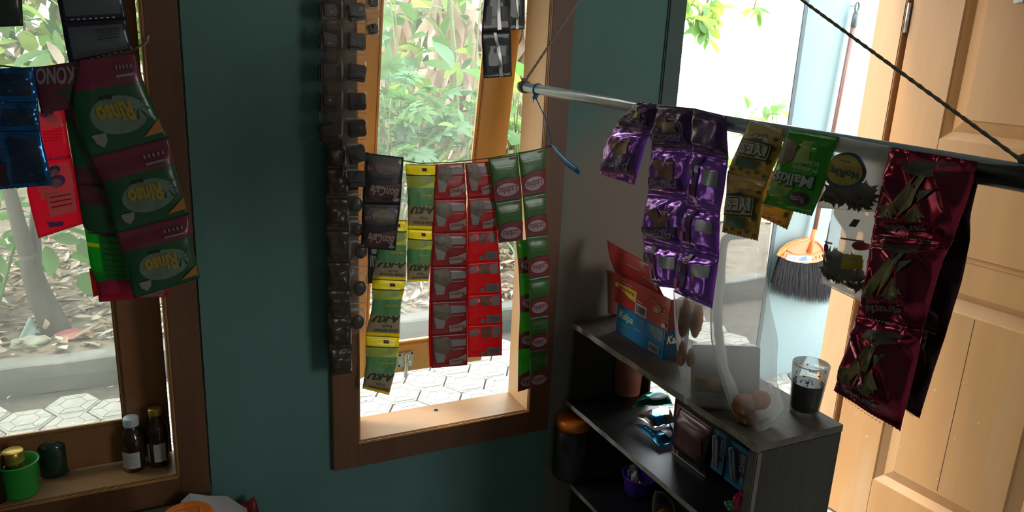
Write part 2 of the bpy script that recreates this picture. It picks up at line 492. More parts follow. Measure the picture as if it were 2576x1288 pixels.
def window(num, x0, x1, z0, z1, yh, tan, m_g, M_FRAME, M_SASH):
    r = thing('window_%d' % num, ((x0 + x1) / 2, 0, z0), kind='structure')
    fw = 0.07; ya, yb = -0.012, 0.118
    pbox('jamb', (x0 - fw, ya, z0 - fw), (x0, yb, z1 + fw), M_REVEAL, r, 0.004)
    pbox('jamb', (x1, ya, z0 - fw), (x1 + fw, yb, z1 + fw), M_REVEAL, r, 0.004)
    pbox('head', (x0, ya + .001, z1), (x1, yb, z1 + fw), M_FRAME, r, 0.003)
    pbox('sill_rail', (x0, ya + .001, z0 - fw), (x1, yb, z0 - 0.006), M_FRAME, r, 0.003)
    pbox('sill', (x0, ya + .006, z0 - 0.006), (x1, yb, z0), M_SILL, r, 0.002)
    # thin added fronts, the unlit tone of the room side put into their colour
    pbox('shaded_front', (x0 - fw, ya - .003, z0 - fw), (x0 - .007, ya + .0005, z1 + fw), M_FACE, r, 0.001)
    pbox('shaded_front', (x1 + .007, ya - .003, z0 - fw), (x1 + fw, ya + .0005, z1 + fw), M_FACE, r, 0.001)
    pbox('shaded_front', (x0 - .007, ya - .0035, z0 - fw), (x1 + .007, ya + .0015, z0 - .007), M_FACE, r, 0.001)
    pbox('shaded_front', (x0 - .007, ya - .0035, z1 + .007), (x1 + .007, ya + .0015, z1 + fw), M_FACE, r, 0.001)
    # bead along the inner arris
    pbox('bead', (x0 - 0.007, ya - 0.004, z0 - 0.007), (x1 + 0.007, ya + 0.002, z0 - 0.001), M_FRAME, r, 0.002)
    for xx in (x0 - 0.007, x1 + 0.001):
        pbox('bead', (xx, ya - 0.004, z0), (xx + 0.006, ya + 0.002, z1), M_FRAME, r, 0.002)
    # sash, hung at the head
    zh = z1 - 0.004; c = 1 / math.sqrt(1 + tan * tan); s = tan * c
    rot = Matrix(((1, 0, 0), (0, c, -s), (0, s, c)))      # leans the foot of the sash outward
    piv = Vector((0, yh, zh)); g = 0.004; sw = 0.092
    def sb(name, a, b, dlo, dhi, zlo, zhi, m, bev=0.003):
        return MB().box((a, yh + dlo, zlo), (b, yh + dhi, zhi), rot=rot, piv=piv).build(name, m, r, bevel=bev)
    zb = z0 + 0.006
    sb('sash_stile', x0 + g, x0 + g + sw, 0, 0.034, zb, zh, M_SASH)
    sb('sash_stile', x1 - g - sw, x1 - g, 0, 0.034, zb, zh, M_SASH)
    sb('sash_rail', x0 + g + sw, x1 - g - sw, 0.001, 0.033, zb, zb + 0.098, M_SASH)
    sb('sash_rail', x0 + g + sw, x1 - g - sw, 0.001, 0.033, zh - 0.09, zh, M_SASH)
    for a, b in ((x0 + g + sw, x0 + g + sw + 0.008), (x1 - g - sw - 0.008, x1 - g - sw)):
        sb('glazing_bead', a, b, 0.004, 0.012, zb + 0.098, zh - 0.09, M_SASH, 0.002)
    sb('glazing_bead', x0 + g + sw, x1 - g - sw, 0.004, 0.012, zb + 0.098, zb + 0.106, M_SASH, 0.002)
    p = sb('pane', x0 + g + sw - 0.004, x1 - g - sw + 0.004, 0.014, 0.018, zb + 0.094, zh - 0.086, m_g, 0)
    tag(p, label='dusty pane of clear glass')
    return r, lambda x, d, z: piv + rot @ (Vector((x, yh + d, z)) - piv)
window(1, -0.450, 0.030, 0.645, 2.05, 0.086, 0.0, M_GLASS1, M_FRAME, mat('backlit_varnished_sash', (0.33, 0.15, 0.060), 0.42, var=(9, 0.3), stretch=(1, 1, 0.14)))  # darker copy of the sash wood: its backlit shade is painted in
M_GLASS2 = mat('hazy_window_glass', (0.80, 0.82, 0.76), 0.2, trans=0.5, clear=0.94, var=(2.5, 0.1))
win2, sp2 = window(2, 0.464, 0.944, 0.645, 2.05, 0.075, 0.165, M_GLASS2, M_FRAME, M_SASH)
# barrel bolt on the bottom rail of the open sash
bx = onY(1025, 912, 0.28).x; bz = 0.70
def sbox(mb, a, b, d0, d1, z0, z1):
    q = [sp2(*p) for p in ((a, d0, z0), (b, d0, z0), (b, d1, z0), (a, d1, z0), (a, d0, z1), (b, d0, z1), (b, d1, z1), (a, d1, z1))]
    mb.add(q, [(3, 2, 1, 0), (4, 5, 6, 7), (0, 1, 5, 4), (1, 2, 6, 5), (2, 3, 7, 6), (3, 0, 4, 7)])
pl = MB(); sbox(pl, bx - 0.026, bx + 0.022, -0.003, 0.001, bz - 0.028, bz + 0.024)
bolt = tag(pl.build('barrel_bolt', M_STEEL, win2, bevel=0.001), label='steel barrel bolt on the bottom rail')
kn = MB(); kn.tube([sp2(bx, -0.008, bz + 0.022), sp2(bx, -0.008, bz - 0.062)], 0.0055, 10)
kn.tube([sp2(bx, -0.012, bz + 0.002), sp2(bx + 0.008, -0.024, bz - 0.001), sp2(bx + 0.006, -0.026, bz - 0.012)], 0.003, 8)
kn.build('bolt_rod', M_STEEL, bolt, smooth=True)
sc_ = MB()
for a, b in ((-0.021, 0.017), (0.017, 0.018), (-0.021, -0.021)):
    q = sp2(bx + a, -0.0045, bz + b)
    sc_.tube([q, q + Vector((0, 0.003, 0))], 0.0032, 8)
sc_.build('screw', M_DARK, bolt)
bh = onZ(1097, 1031, 0.646)
hb = MB(); hb.lathe(bh, [(0.0, 0.0002), (0.006, 0.0004), (0.006, -0.003)], 14)
hb.build('bolt_hole', M_DARK, win2)

# ------------------------------------------------------------------ doorway and its open leaf
door = thing('door_1', (2.262, 0, 0), kind='structure')
pbox('door_jamb', (2.242, 0.012, 0), (2.29, 0.118, DZ), M_JAMB, door, 0.003)
pbox('door_head', (DX0, 0.012, DZ - 0.05), (2.242, 0.118, DZ), M_JAMB, door, 0.003)
ang = math.radians(95); dd = Vector((-math.cos(ang), -math.sin(ang), 0)); dn = Vector((-math.sin(ang), math.cos(ang), 0))
H0 = Vector((2.250, 0.006, 0))
def dpt(s, d, z): return H0 + dd * s + dn * d + Vector((0, 0, z))
def dbox(name, s0, s1, z0, z1, d0=-0.036, d1=0.0, m=None, bev=0.0015):
    q = [dpt(*p) for p in ((s0, d0, z0), (s1, d0, z0), (s1, d1, z0), (s0, d1, z0), (s0, d0, z1), (s1, d0, z1), (s1, d1, z1), (s0, d1, z1))]
    mb = MB(); mb.add(q, [(3, 2, 1, 0), (4, 5, 6, 7), (0, 1, 5, 4), (1, 2, 6, 5), (2, 3, 7, 6), (3, 0, 4, 7)])
    return mb.build(name, m or M_DOOR, door, bevel=bev)
S0, S1, S2, S3 = 0.012, 0.178, 0.66, 0.82
dbox('door_stile', S0, S1, 0.012, 2.06); dbox('door_stile', S2, S3, 0.012, 2.06)
dbox('door_rail', S1, S2, 1.925, 2.06); dbox('door_rail', S1, S2, 1.075, 1.42); dbox('door_rail', S1, S2, 0.958, 1.067); dbox('door_rail', S1, S2, 0.012, 0.215)
dbox('door_rail', S1, S2, 1.060, 1.082, -0.036, -0.005)
dbox('door_rail', S1, S2, 1.0595, 1.066, -0.036, 0.0035, None, 0.002)
def dpanel(z0, z1):
    mb = MB(); rings = []
    for ins, d in ((0.0, -0.030), (0.0, -0.0035), (0.024, -0.022), (0.060, -0.010), (0.065, -0.0045)):
        rings += [dpt(*p) for p in ((S1 + ins, d, z0 + ins), (S2 - ins, d, z0 + ins), (S2 - ins, d, z1 - ins), (S1 + ins, d, z1 - ins))]
    fs = [(3, 2, 1, 0)]
    for k in range(4):
        for i in range(4):
            a = k * 4 + i; b = k * 4 + (i + 1) % 4
            fs.append((a, b, b + 4, a + 4))
    fs.append((16, 17, 18, 19))
    mb.add(rings, fs)
    recalc(mb.build('door_panel', M_DOOR, door))
dpanel(1.42, 1.925); dpanel(0.215, 0.958)
# glue line of the lower panel's two boards, paint specks
dbox('board_joint', 0.395, 0.3975, 0.29, 0.89, -0.007, -0.0043, M_DGROOVE, 0)
sp = MB(); random.seed(5)
for _ in range(26):
    s = random.uniform(0.03, 0.5); z = random.uniform(0.25, 0.75)
    q = dpt(s, 0.0006 if s < S1 else -0.004, z)
    if S1 < s < S1 + 0.066 or z < 0.282: continue
    a = random.uniform(0.0015, 0.004); b = a * random.uniform(0.3, 0.8)
    sp.add([q - dd * a, q - Vector((0, 0, b)), q + dd * a * 0.8, q + Vector((0, 0, b))], [(0, 1, 2, 3)])
tag(sp.build('paint_speck', mat('white_paint_speck', (0.7, 0.66, 0.6), 0.6), door), kind='stuff')
for z in (0.28, 1.78):
    hg = MB(); hg.tube([dpt(0.004, 0.006, z - 0.045), dpt(0.004, 0.006, z + 0.045)], 0.006, 10)
    hg.build('hinge', M_STEEL, door, smooth=True)
# scrap of white paper stuck near the top of the door leaf
q = onP(2560, 3, H0, dn) + dn * 0.001
mb = MB(); a = dd * 0.022; z = Vector((0, 0, 0.012))
mb.grid(lambda u, v: q + a * (u - 0.4) * (1.0 + 0.3 * v) + z * (v - 0.5 + 0.25 * u) + dn * (0.0006 + 0.0016 * math.sin(u * 3)), 6, 3)
mb.build('paper_scrap', mat('white_paper', (0.75, 0.75, 0.72), 0.7), door)

# ------------------------------------------------------------------ outdoors: paving, curb, garden soil, terrace wall
M_DIRT = mat('joint_dirt', (0.10, 0.082, 0.06), 0.95, var=(18, 0.5), bump=(60, 0.5))
M_PAVE = mat('worn_concrete_paver', (0.33, 0.305, 0.26), 0.85, var=(7, 0.3), bump=(80, 0.2), dirt=(6, (0.17, 0.145, 0.11), 0.62))
M_CURB = mat('curb_concrete', (0.17, 0.16, 0.135), 0.9, var=(4, 0.3), bump=(50, 0.25), dirt=(3, (0.22, 0.20, 0.17), 0.6))
M_SOIL = mat('garden_soil', (0.14, 0.10, 0.068), 0.95, var=(9, 0.55), bump=(25, 0.8), col2=(0.22, 0.18, 0.13))
ground = MB()
ground.grid(lambda u, v: Vector((-9 + 40 * u, 0.125 + 1.98 * v, -0.022 + 0.006 * noise.noise(Vector((u * 200, v * 12, 1))))), 160, 12)
gr = tag(ground.build('ground', M_DIRT), kind='structure')
yard = MB(); yard.grid(lambda u, v: Vector((5.2 + 70 * u, 2.06 + 60 * v, 0.0)), 4, 4)
tag(yard.build('ground_yard', mat('pale_yard', (0.52, 0.48, 0.40), 0.9, var=(0.7, 0.25))), kind='structure')
def paver_mesh():
    mb = MB(); R = 0.2 / math.sqrt(3) - 0.0045
    hx = lambda r, z: [Vector((r * math.cos(PI / 3 * k), r * math.sin(PI / 3 * k), z)) for k in range(6)]
    b0, b1, b2 = hx(R, -0.04), hx(R, -0.008), hx(R - 0.007, -0.003)
    vs = b0 + b1 + b2; fs = []
    for g in range(2):
        for k in range(6): fs.append((g * 6 + k, g * 6 + (k + 1) % 6, g * 6 + 6 + (k + 1) % 6, g * 6 + 6 + k))
    fs.append(tuple(range(12, 18))); mb.add(vs, fs)
    ri = 0.056
    def plate(rim):
        n = len(rim); c = sum(rim, Vector()) / n
        lo = [Vector((p.x, p.y, -0.0035)) for p in rim]
        hi = [Vector((p.x + (c.x - p.x) * 0.03, p.y + (c.y - p.y) * 0.03, 0.0)) for p in rim]
        mb.add(lo + hi, [(k, (k + 1) % n, n + (k + 1) % n, n + k) for k in range(n)] + [tuple(range(n, 2 * n))])
    plate(hx(ri - 0.0012, 0))
    for k in range(6):
        a0, a1 = PI / 3 * k, PI / 3 * (k + 1)
        def pt(r, a, w):
            t = Vector((-math.sin(a), math.cos(a), 0)); return Vector((r * math.cos(a), r * math.sin(a), 0)) + t * w
        plate([pt(ri + 0.0012, a0, 0.0012), pt(R - 0.009, a0, 0.0012), pt(R - 0.009, a1, -0.0012), pt(ri + 0.0012, a1, -0.0012)])
    return mb
random.seed(3)
p0 = paver_mesh().build('paver', M_PAVE, gr)
c0 = Vector((1.226, 1.396)); first = True
for i in range(-16, 13):
    for j in range(-12, 12):
        c = c0 + Vector((0.17321 * i, 0.1 * (i % 2) + 0.2 * j))
        if not (-1.2 < c.x < 3.15 and 0.2 < c.y < 1.99): continue
        if first: o = p0; first = False
        else: o = p0.copy(); COL.objects.link(o)
        o.location = (c.x, c.y, random.uniform(-0.003, 0.002))
        o.rotation_euler = (random.uniform(-.012, .012), random.uniform(-.012, .012), random.choice(range(6)) * PI / 3)
curb = MB(); N_ = 60
def curbf(u, v):
    prof = [(2.085, -0.02), (2.080, 0.06), (2.082, 0.122), (2.090, 0.131), (2.14, 0.134), (2.190, 0.130), (2.197, 0.11), (2.197, -0.02)]
    k = v * 7; i = min(6, int(k)); f = k - i
    y = prof[i][0] * (1 - f) + prof[i + 1][0] * f; z = prof[i][1] * (1 - f) + prof[i + 1][1] * f
    x = -6 + 11.2 * u
    j = noise.noise(Vector((x * 3, y * 9, z * 9)))
    return Vector((x, y + 0.006 * j, z + 0.008 * noise.noise(Vector((x * 4, 5, v * 3)))))
curb.grid(curbf, 150, 14)
tag(curb.build('ground_curb', M_CURB), kind='structure')
def soil_z(x, y):
    return 0.115 + 0.085 * max(0, y - 2.2) + 0.035 * noise.noise(Vector((x * 1.8, y * 1.8, 0))) + 0.018 * noise.noise(Vector((x * 7, y * 7, 3)))
soil = MB(); soil.grid(lambda u, v: (lambda x, y: Vector((x, y, soil_z(x, y))))(-6 + 11.2 * u, 2.19 + 6.5 * v), 150, 90)
tag(soil.build('ground_garden', M_SOIL, smooth=True), kind='structure')
# terrace wall with the broom, its free end capped by a grey render strip
M_TWALL = mat('pale_blue_wall', (0.31, 0.395, 0.405), 0.8, var=(2.5, 0.08), bump=(50, 0.08), dirt=(9, (0.24, 0.30, 0.305), 0.66))
tx = onY(2036, 0, 1.0).x
def post(pts, z0, z1):
    n = len(pts); return MB().add([(x, y, z0) for x, y in pts] + [(x, y, z1) for x, y in pts], [tuple(range(n))[::-1], tuple(range(n, 2 * n))] + [(i, (i + 1) % n, n + (i + 1) % n, n + i) for i in range(n)])
tag(post([(tx, 1.0), (5.2, 1.0), (5.2, 1.12), (tx + .16, 1.12)], -0.05, 2.7).build('wall_terrace', M_TWALL), kind='structure')
tag(post([(tx - .033, .996), (tx + .001, .996), (tx + .004, 1.012), (tx - .015, 1.012)], -.05, 2.7).build('trim_2', mat('grey_render_edge', (0.13, 0.155, 0.17), 0.8, var=(6, 0.15)), bevel=0.006), kind='structure')
# ------------------------------------------------------------------ plants
def leafmat(n, c, t=0.45): return mat(n, c, 0.5, trans=t, tcol=tuple(min(1, x * 1.5) for x in c), var=(6, 0.25))
M_LG = leafmat('leaf_mid_green', (0.10, 0.21, 0.05)); M_LB = leafmat('leaf_blue_green', (0.13, 0.25, 0.12)); M_LY = leafmat('leaf_yellow_green', (0.26, 0.36, 0.07))
M_LD = leafmat('leaf_dark_green', (0.05, 0.12, 0.035)); M_DRY = leafmat('dry_banana_leaf', (0.38, 0.27, 0.19), 0.3); M_DRY2 = leafmat('dry_leaf_pale', (0.62, 0.50, 0.38), 0.2)
M_YEL = leafmat('leaf_yellowed', (0.62, 0.48, 0.05), 0.4)
M_BARK = mat('grey_brown_bark', (0.095, 0.08, 0.06), 0.9, var=(14, 0.4), stretch=(1, 1, 0.3), bump=(40, 0.6))
M_STALK = mat('green_stalk', (0.22, 0.28, 0.10), 0.6, var=(8, 0.3))

def blade(mb, o, d, n, L, Wd, droop=0.2, fold=0.25, st=5):
    d = d.normalized(); n = (n - d * n.dot(d)).normalized(); s = d.cross(n)
    vs = []
    for k in range(st + 1):
        t = k / st
        w = Wd * 0.5 * (math.sin(PI * min(1, t * 0.93 + 0.05)) ** 0.85) if k < st else 0.0005
        c = o + d * (L * t) - n * (droop * L * t * t)
        vs += [c - s * w + n * w * fold, c, c + s * w + n * w * fold]
    fs = []
    for k in range(st):
        a = k * 3
        fs += [(a, a + 1, a + 4, a + 3), (a + 1, a + 2, a + 5, a + 4)]
    mb.add(vs, fs)
def leaf_mesh(kind):
    mb = MB(); Z = Vector((0, 0, 1)); X = Vector((1, 0, 0))
    if kind == 'lance': blade(mb, Vector(), X, Z, 1.0, 0.36, 0.22)
    elif kind == 'broad': blade(mb, Vector(), X, Z, 1.0, 0.62, 0.25, 0.15, 6)
    elif kind == 'palmate':
        for a in (-118, -78, -38, 0, 38, 78, 118):
            r = math.radians(a); L = 0.62 - 0.28 * abs(a) / 118
            blade(mb, Vector((0.35, 0, 0)), Vector((math.cos(r), math.sin(r), 0)), Z, L, 0.17, 0.25, 0.2, 4)
        mb.tube([(0, 0, -0.02), (0.35, 0, 0)], 0.008, 4)
    elif kind == 'pinnate':
        mb.tube([(0, 0, 0), (0.5, 0, 0.05), (1, 0, -0.05)], 0.008, 4)
        for k in range(8):
            t = 0.2 + 0.1 * k
            for sg in (-1, 1):
                blade(mb, Vector((t, 0, 0.04)), Vector((0.45, sg, 0.05)), Z, 0.30 * (1 - 0.4 * abs(t - 0.55)), 0.11, 0.2, 0.1, 3)
    elif kind == 'strip':
        pts = 7; vs = []
        for k in range(pts + 1):
            t = k / pts; w = 0.09 * (1 - 0.55 * t)
            vs += [Vector((t, -w, 0.08 * math.sin(t * 7) - 0.02)), Vector((t, 0.02 * math.sin(t * 9), 0.08 * math.sin(t * 7) + 0.03)), Vector((t, w, 0.08 * math.sin(t * 7 + 0.5)))]
        fs = []
        for k in range(pts):
            a = k * 3; fs += [(a, a + 1, a + 4, a + 3), (a + 1, a + 2, a + 5, a + 4)]
        mb.add(vs, fs)
    return mb
LEAF = {}
def put_leaf(root, kind, m, pos, d, size, roll=0.0, name='leaf'):
    """one leaf object, its mesh shared by all of its kind and colour"""
    key = (kind, m.name)
    if key not in LEAF:
        o = leaf_mesh(kind).build(name, m, None, smooth=True); LEAF[key] = o.data
    else:
        o = bpy.data.objects.new(name, LEAF[key]); COL.objects.link(o)
    o.parent = root
    d = Vector(d).normalized()
    q = d.to_track_quat('X', 'Z') @ Matrix.Rotation(roll, 3, 'X').to_quaternion()
    o.rotation_mode = 'QUATERNION'; o.rotation_quaternion = q
    o.location = Vector(pos) - BASE[root.name]
    o.scale = (size, size, size)
    return o
def stem(root, pts, r0, r1, m, name='stem', seg=7):
    n = len(pts); mb = MB()
    P = []
    for k in range((n - 1) * 4 + 1): P.append(cr([Vector(p) for p in pts], k / 4))
    mb.tube(P, [r0 + (r1 - r0) * i / (len(P) - 1) for i in range(len(P))], seg)
    return mb.build(name, m, root, smooth=True), P
R_ = random.Random(21)
def rv(a): return Vector((R_.uniform(-a, a), R_.uniform(-a, a), R_.uniform(-a, a)))

# big shrub tree in front of the left window: leaning trunk that forks, leaves above
tb = onZ(150, 830, 0.14)
tr = thing('garden_tree', tb, 'forked grey trunk tree rooted behind the curb outside the left window', 'tree', 'garden plants')
y_ = tb.y
tk = lambda px, py, dy=0.0: onY(px, py, y_ + dy)
stem(tr, [tb - Vector((0, 0, 0.05)), tk(128, 800), tk(100, 740), tk(82, 690), tk(70, 640)], 0.072, 0.040, M_BARK, 'trunk', 12)
_, A1 = stem(tr, [tk(76, 665), tk(60, 610), tk(40, 540), tk(22, 470), tk(0, 380), tk(-30, 250)], 0.040, 0.022, M_BARK, 'trunk', 10)
_, A2 = stem(tr, [tk(84, 700), tk(90, 640, .05), tk(88, 560, .08), tk(96, 480, .1), tk(110, 380, .15), tk(120, 200, .2)], 0.030, 0.016, M_BARK, 'trunk', 9)
_, A3 = stem(tr, [tk(88, 580, .08), tk(112, 500, .05), tk(140, 420, 0), tk(150, 300, 0)], 0.016, 0.009, M_BARK, 'branch', 7)
for k in range(150):
    A = R_.choice((A1, A2, A3)); p = R_.choice(A[len(A) // 2:]) + rv(0.30) + Vector((0.05, 0.1, 0.25))
    put_leaf(tr, R_.choice(('broad', 'lance')), R_.choice((M_LG, M_LY, M_LG)), p, rv(1) + Vector((0, 0, -0.3)), R_.uniform(0.10, 0.19), R_.uniform(-1, 1))
for px, py in ((160, 560), (200, 600), (180, 640), (120, 620), (230, 600), (255, 690), (205, 690), (20, 600), (40, 660)):
    put_leaf(tr, 'broad', M_LG, tk(px, py, R_.uniform(-.1, .4)), rv(1) + Vector((0.4, 0, -.3)), R_.uniform(0.12, 0.2), R_.uniform(-1, 1))

def bush(name, label, base, n, rad, h, kinds, mats, size, up=0.2, stems=4, group='garden plants', shift=(0, 0, 0)):
    r = thing(name, base, label, 'plant', group)
    tips = []
    for k in range(stems):
        tip = Vector(base) + Vector((R_.uniform(-.6, .6) * rad, R_.uniform(-.6, .6) * rad, h * R_.uniform(.75, 1))) + Vector(shift)
        mid = Vector(base) * .45 + tip * .55 + rv(0.06)
        _, P = stem(r, [Vector(base) - Vector((0, 0, .05)), mid, tip], 0.011, 0.004, M_STALK)
        tips.append(P)
    for k in range(n):
        P = R_.choice(tips); q = P[R_.randrange(len(P) // 3, len(P))]
        d = Vector((R_.uniform(-1, 1), R_.uniform(-1, 1), R_.uniform(-.5, .6) + up))
        p = q + Vector((d.x, d.y, d.z * .5)).normalized() * R_.uniform(0.02, rad * .8)
        put_leaf(r, R_.choice(kinds), R_.choice(mats), p, d, R_.uniform(*size), R_.uniform(-.6, .6))
    return r
bz_ = lambda px, py, y: onY(px, py, y)
# blue-green lobed shrub low on the left of window 2
q = onY(985, 400, 3.1); bush('lobed_leaf_shrub', 'blue-green shrub with lobed star-shaped leaves seen low through the middle window', (q.x, 3.1, soil_z(q.x, 3.1)), 210, 0.42, 1.22, ('palmate',), (M_LB, M_LB, M_LG), (0.15, 0.27), 0.15, 9)
q = onY(1010, 200, 3.7); bush('broad_leaf_sapling', 'tall sapling with pointed green leaves at the top of the middle window', (q.x, 3.7, soil_z(q.x, 3.7)), 130, 0.6, 2.5, ('lance', 'broad'), (M_LG, M_LY, M_LB), (0.13, 0.24), -0.1, 5)
q = onY(1170, 200, 3.9); bush('hanging_leaf_sapling', 'thin sapling with drooping leaves right of the tall sapling', (q.x, 3.9, soil_z(q.x, 3.9)), 110, 0.5, 2.4, ('lance',), (M_LG, M_LY, M_LD), (0.13, 0.22), -0.3, 4)
q = onY(1085, 430, 2.45); rr = thing('feathery_seedling', (q.x, 2.45, soil_z(q.x, 2.45)), 'bright seedling with feather-like compound leaves just above the sugar and red sachets', 'plant', 'garden plants')
for k in range(9):
    a = 2 * PI * k / 9; st_ = Vector((q.x, 2.45, soil_z(q.x, 2.45)))
    put_leaf(rr, 'pinnate', M_LY, st_ + Vector((0.01 * math.cos(a), 0.01 * math.sin(a), q.z - soil_z(q.x, 2.45) - .03)), (math.cos(a), math.sin(a), 0.25 + R_.uniform(-.1, .2)), R_.uniform(0.16, 0.24))
stem(rr, [st_ - Vector((0, 0, .05)), (q.x + .01, 2.46, q.z * .6 + .1), (q.x, 2.45, q.z - .02)], 0.006, 0.004, M_STALK)
q = onY(1180, 330, 2.9); bush('light_green_bush', 'pale green bush in front of the dry banana stem', (q.x, 2.9, soil_z(q.x, 2.9)), 140, 0.34, 0.95, ('broad', 'lance'), (M_LY, M_LG, M_LB), (0.09, 0.16), 0.0, 6)
q = onY(1305, 250, 3.0); bush('slim_green_bush', 'slim bush with broad leaves seen through the gap beside the open sash', (q.x, 3.0, soil_z(q.x, 3.0)), 70, 0.35, 1.25, ('broad',), (M_LG, M_LY), (0.14, 0.24), 0.0, 4)
q = onY(20, 680, 2.7); bush('low_window_shrub', 'low dark shrub at the far left behind the tree trunk', (q.x - .1, 2.75, soil_z(q.x, 2.75)), 90, 0.30, 0.75, ('broad', 'lance'), (M_LG, M_LD), (0.09, 0.15), 0.0, 5)
q = onY(240, 610, 3.3); bush('small_sprout', 'small leafy sprout on the litter right of the trunk', (q.x, 3.3, soil_z(q.x, 3.3)), 40, 0.28, 0.6, ('broad',), (M_LG, M_LY), (0.12, 0.2), 0.0, 4)
# banana clumps: fat pseudostems wrapped in hanging dry leaves, a few green blades
def banana(x, y, h, label, dry=80, green=4):
    b = Vector((x, y, soil_z(x, y))); r = thing('banana_plant', b, label, 'plant', 'banana clump')
    st, P = stem(r, [b - Vector((0, 0, .05)), b + Vector((.03, 0, h * .5)), b + Vector((.08, 0, h))], 0.13, 0.08, mat('banana_stem', (0.42, 0.34, 0.22), 0.8, var=(10, 0.5), stretch=(1, 1, .2), col2=(0.18, 0.17, 0.07)), 'trunk', 12)
    for k in range(dry):
        q = R_.choice(P); a = R_.uniform(0, 2 * PI); o = Vector((math.cos(a), math.sin(a), 0)) * R_.uniform(.1, .3)
        put_leaf(r, 'strip', R_.choice((M_DRY, M_DRY, M_DRY2)), q + o + Vector((0, 0, .15)), Vector((o.x * .6, o.y * .6, -1)) + rv(.2), R_.uniform(.5, 1.0), R_.uniform(-2, 2), 'dry_leaf')
    for k in range(green):
        a = 2 * PI * k / green + R_.uniform(-.3, .3)
        put_leaf(r, 'lance', R_.choice((M_LG, M_LY, M_YEL)), P[-1], (math.cos(a), math.sin(a), R_.uniform(.2, .9)), R_.uniform(.8, 1.2), R_.uniform(-.4, .4))
    for k in range(4):
        q = R_.choice(P); put_leaf(r, 'strip', M_YEL, q + rv(.15), (R_.uniform(-.3, .3), -.3, -1), R_.uniform(.4, .8), R_.uniform(-1, 1), 'dry_leaf')
q = onY(1120, 250, 4.6); banana(q.x, 4.6, 2.5, 'banana stem wrapped in brown dead leaves, middle of the window view')
q = onY(1210, 200, 4.9); banana(q.x, 4.9, 2.7, 'banana stem with papery dead leaves beside the right sash stile')
q = onY(1000, 120, 5.3); banana(q.x, 5.3, 2.6, 'banana stem with yellowing strips behind the tall sapling', 45)
q = onY(1310, 400, 4.8); banana(q.x, 4.8, 2.2, 'banana stem seen through the gap at the right of the sash', 40, 4)
# mass of foliage closing the garden
bk = MB()
for k in range(8500):
    x = R_.uniform(-5, 4.3); y = R_.uniform(6.4, 8.6)
    z = soil_z(x, y) + R_.random() ** 0.8 * (4.6 - 0.5 * noise.noise(Vector((x, y, 2))))
    d = rv(1); nn = Vector((R_.uniform(-.5, .5), R_.uniform(-1, .2), 1)); c = R_.random()
    n0 = len(bk.f); blade(bk, Vector((x, y, z)), d + Vector((0, 0, -.4)), nn, R_.uniform(.2, .45), R_.uniform(.08, .18), .3, .2, 3)
    mi = 0 if c < .30 else (1 if c < .52 else (2 if c < .64 else 3))
    for t in range(n0, len(bk.f)): bk.m[t] = mi
tag(bk.build('background_foliage', [M_LG, M_LY, M_LD, M_DRY2], smooth=True), 'dense mass of mixed green leaves closing the back of the garden', 'foliage', kind='stuff')
# litter on the soil
lt = MB()
for k in range(4200):
    x = R_.uniform(-2.2, 3.6); y = 2.24 + 1.9 * R_.random() ** 1.2
    nn = Vector((R_.uniform(-.4, .4), R_.uniform(-.4, .4), 1)); d = Vector((R_.uniform(-1, 1), R_.uniform(-1, 1), 0.1))
    n0 = len(lt.f); blade(lt, Vector((x, y, soil_z(x, y) + R_.uniform(.004, .03))), d, nn, R_.uniform(.03, .13), R_.uniform(.012, .05), R_.uniform(-.3, .3), .3, 2)
    mi = R_.choice((0, 0, 1, 2, 2, 3))
    for t in range(n0, len(lt.f)): lt.m[t] = mi
for k in range(900):
    x = R_.uniform(-2, 3.4); y = 2.23 + 2.2 * R_.random()
    n0 = len(lt.f); lt.blob((x, y, soil_z(x, y) + .004), R_.uniform(.010, .032), 4, 1, .4, 20, (1, 1, .6))
    for t in range(n0, len(lt.f)): lt.m[t] = 4
tag(lt.build('leaf_litter', [M_DRY, M_DRY2, mat('brown_litter', (0.28, 0.19, 0.12), .9), mat('grey_litter', (0.40, 0.36, 0.30), .9), mat('clod', (0.24, 0.185, 0.14), .95, var=(30, .4))]), 'brown and grey dead leaves and clods strewn over the garden soil', 'leaf litter', kind='stuff')
# bits on the paving: crumbs of litter
cb = MB()
for k in range(420):
    x = R_.uniform(-1, 2.6); y = R_.uniform(.5, 2.04)
    blade(cb, Vector((x, y, R_.uniform(.001, .006))), Vector((R_.uniform(-1, 1), R_.uniform(-1, 1), .1)), Vector((R_.uniform(-.3, .3), R_.uniform(-.3, .3), 1)), R_.uniform(.008, .035), R_.uniform(.004, .014), 0, .3, 2)
tag(cb.build('paving_litter', M_DRY2), 'scattered crumbs of dry leaf on the hexagonal paving', 'leaf litter', kind='stuff')
# reddish dead leaves, translucent scrap, stone by the trunk
for (px, py, L, m, lb, dx) in ((136, 850, .17, mat('red_dead_leaf', (0.34, 0.09, 0.085), .6, var=(9, .3)), 'dark red fallen leaf behind the curb', 1), (152, 858, .15, mat('salmon_dead_leaf', (0.45, 0.16, 0.11), .6, var=(9, .3)), 'salmon pink fallen leaf in front of the dark red one', 1)):
    q = onZ(px, py, .135); mb = MB(); blade(mb, q + Vector((0, 0, .012)), Vector((dx, .15, .05)), Vector((0, -.35, 1)), L, .055, .12, .2, 8)
    tag(mb.build('fallen_leaf', m, None, smooth=True, loc=q), lb, 'leaf')
q0, q1, q2, q3 = (onY(*p, 2.33) for p in ((25, 900), (68, 815), (90, 850), (40, 905)))
mb = MB(); mb.grid(lambda u, v: (q0 * (1 - u) + q1 * u) * (1 - v) + (q3 * (1 - u) + q2 * u) * v + Vector((0, .10 * u + .02 * math.sin(3 * v), 0)), 8, 4)
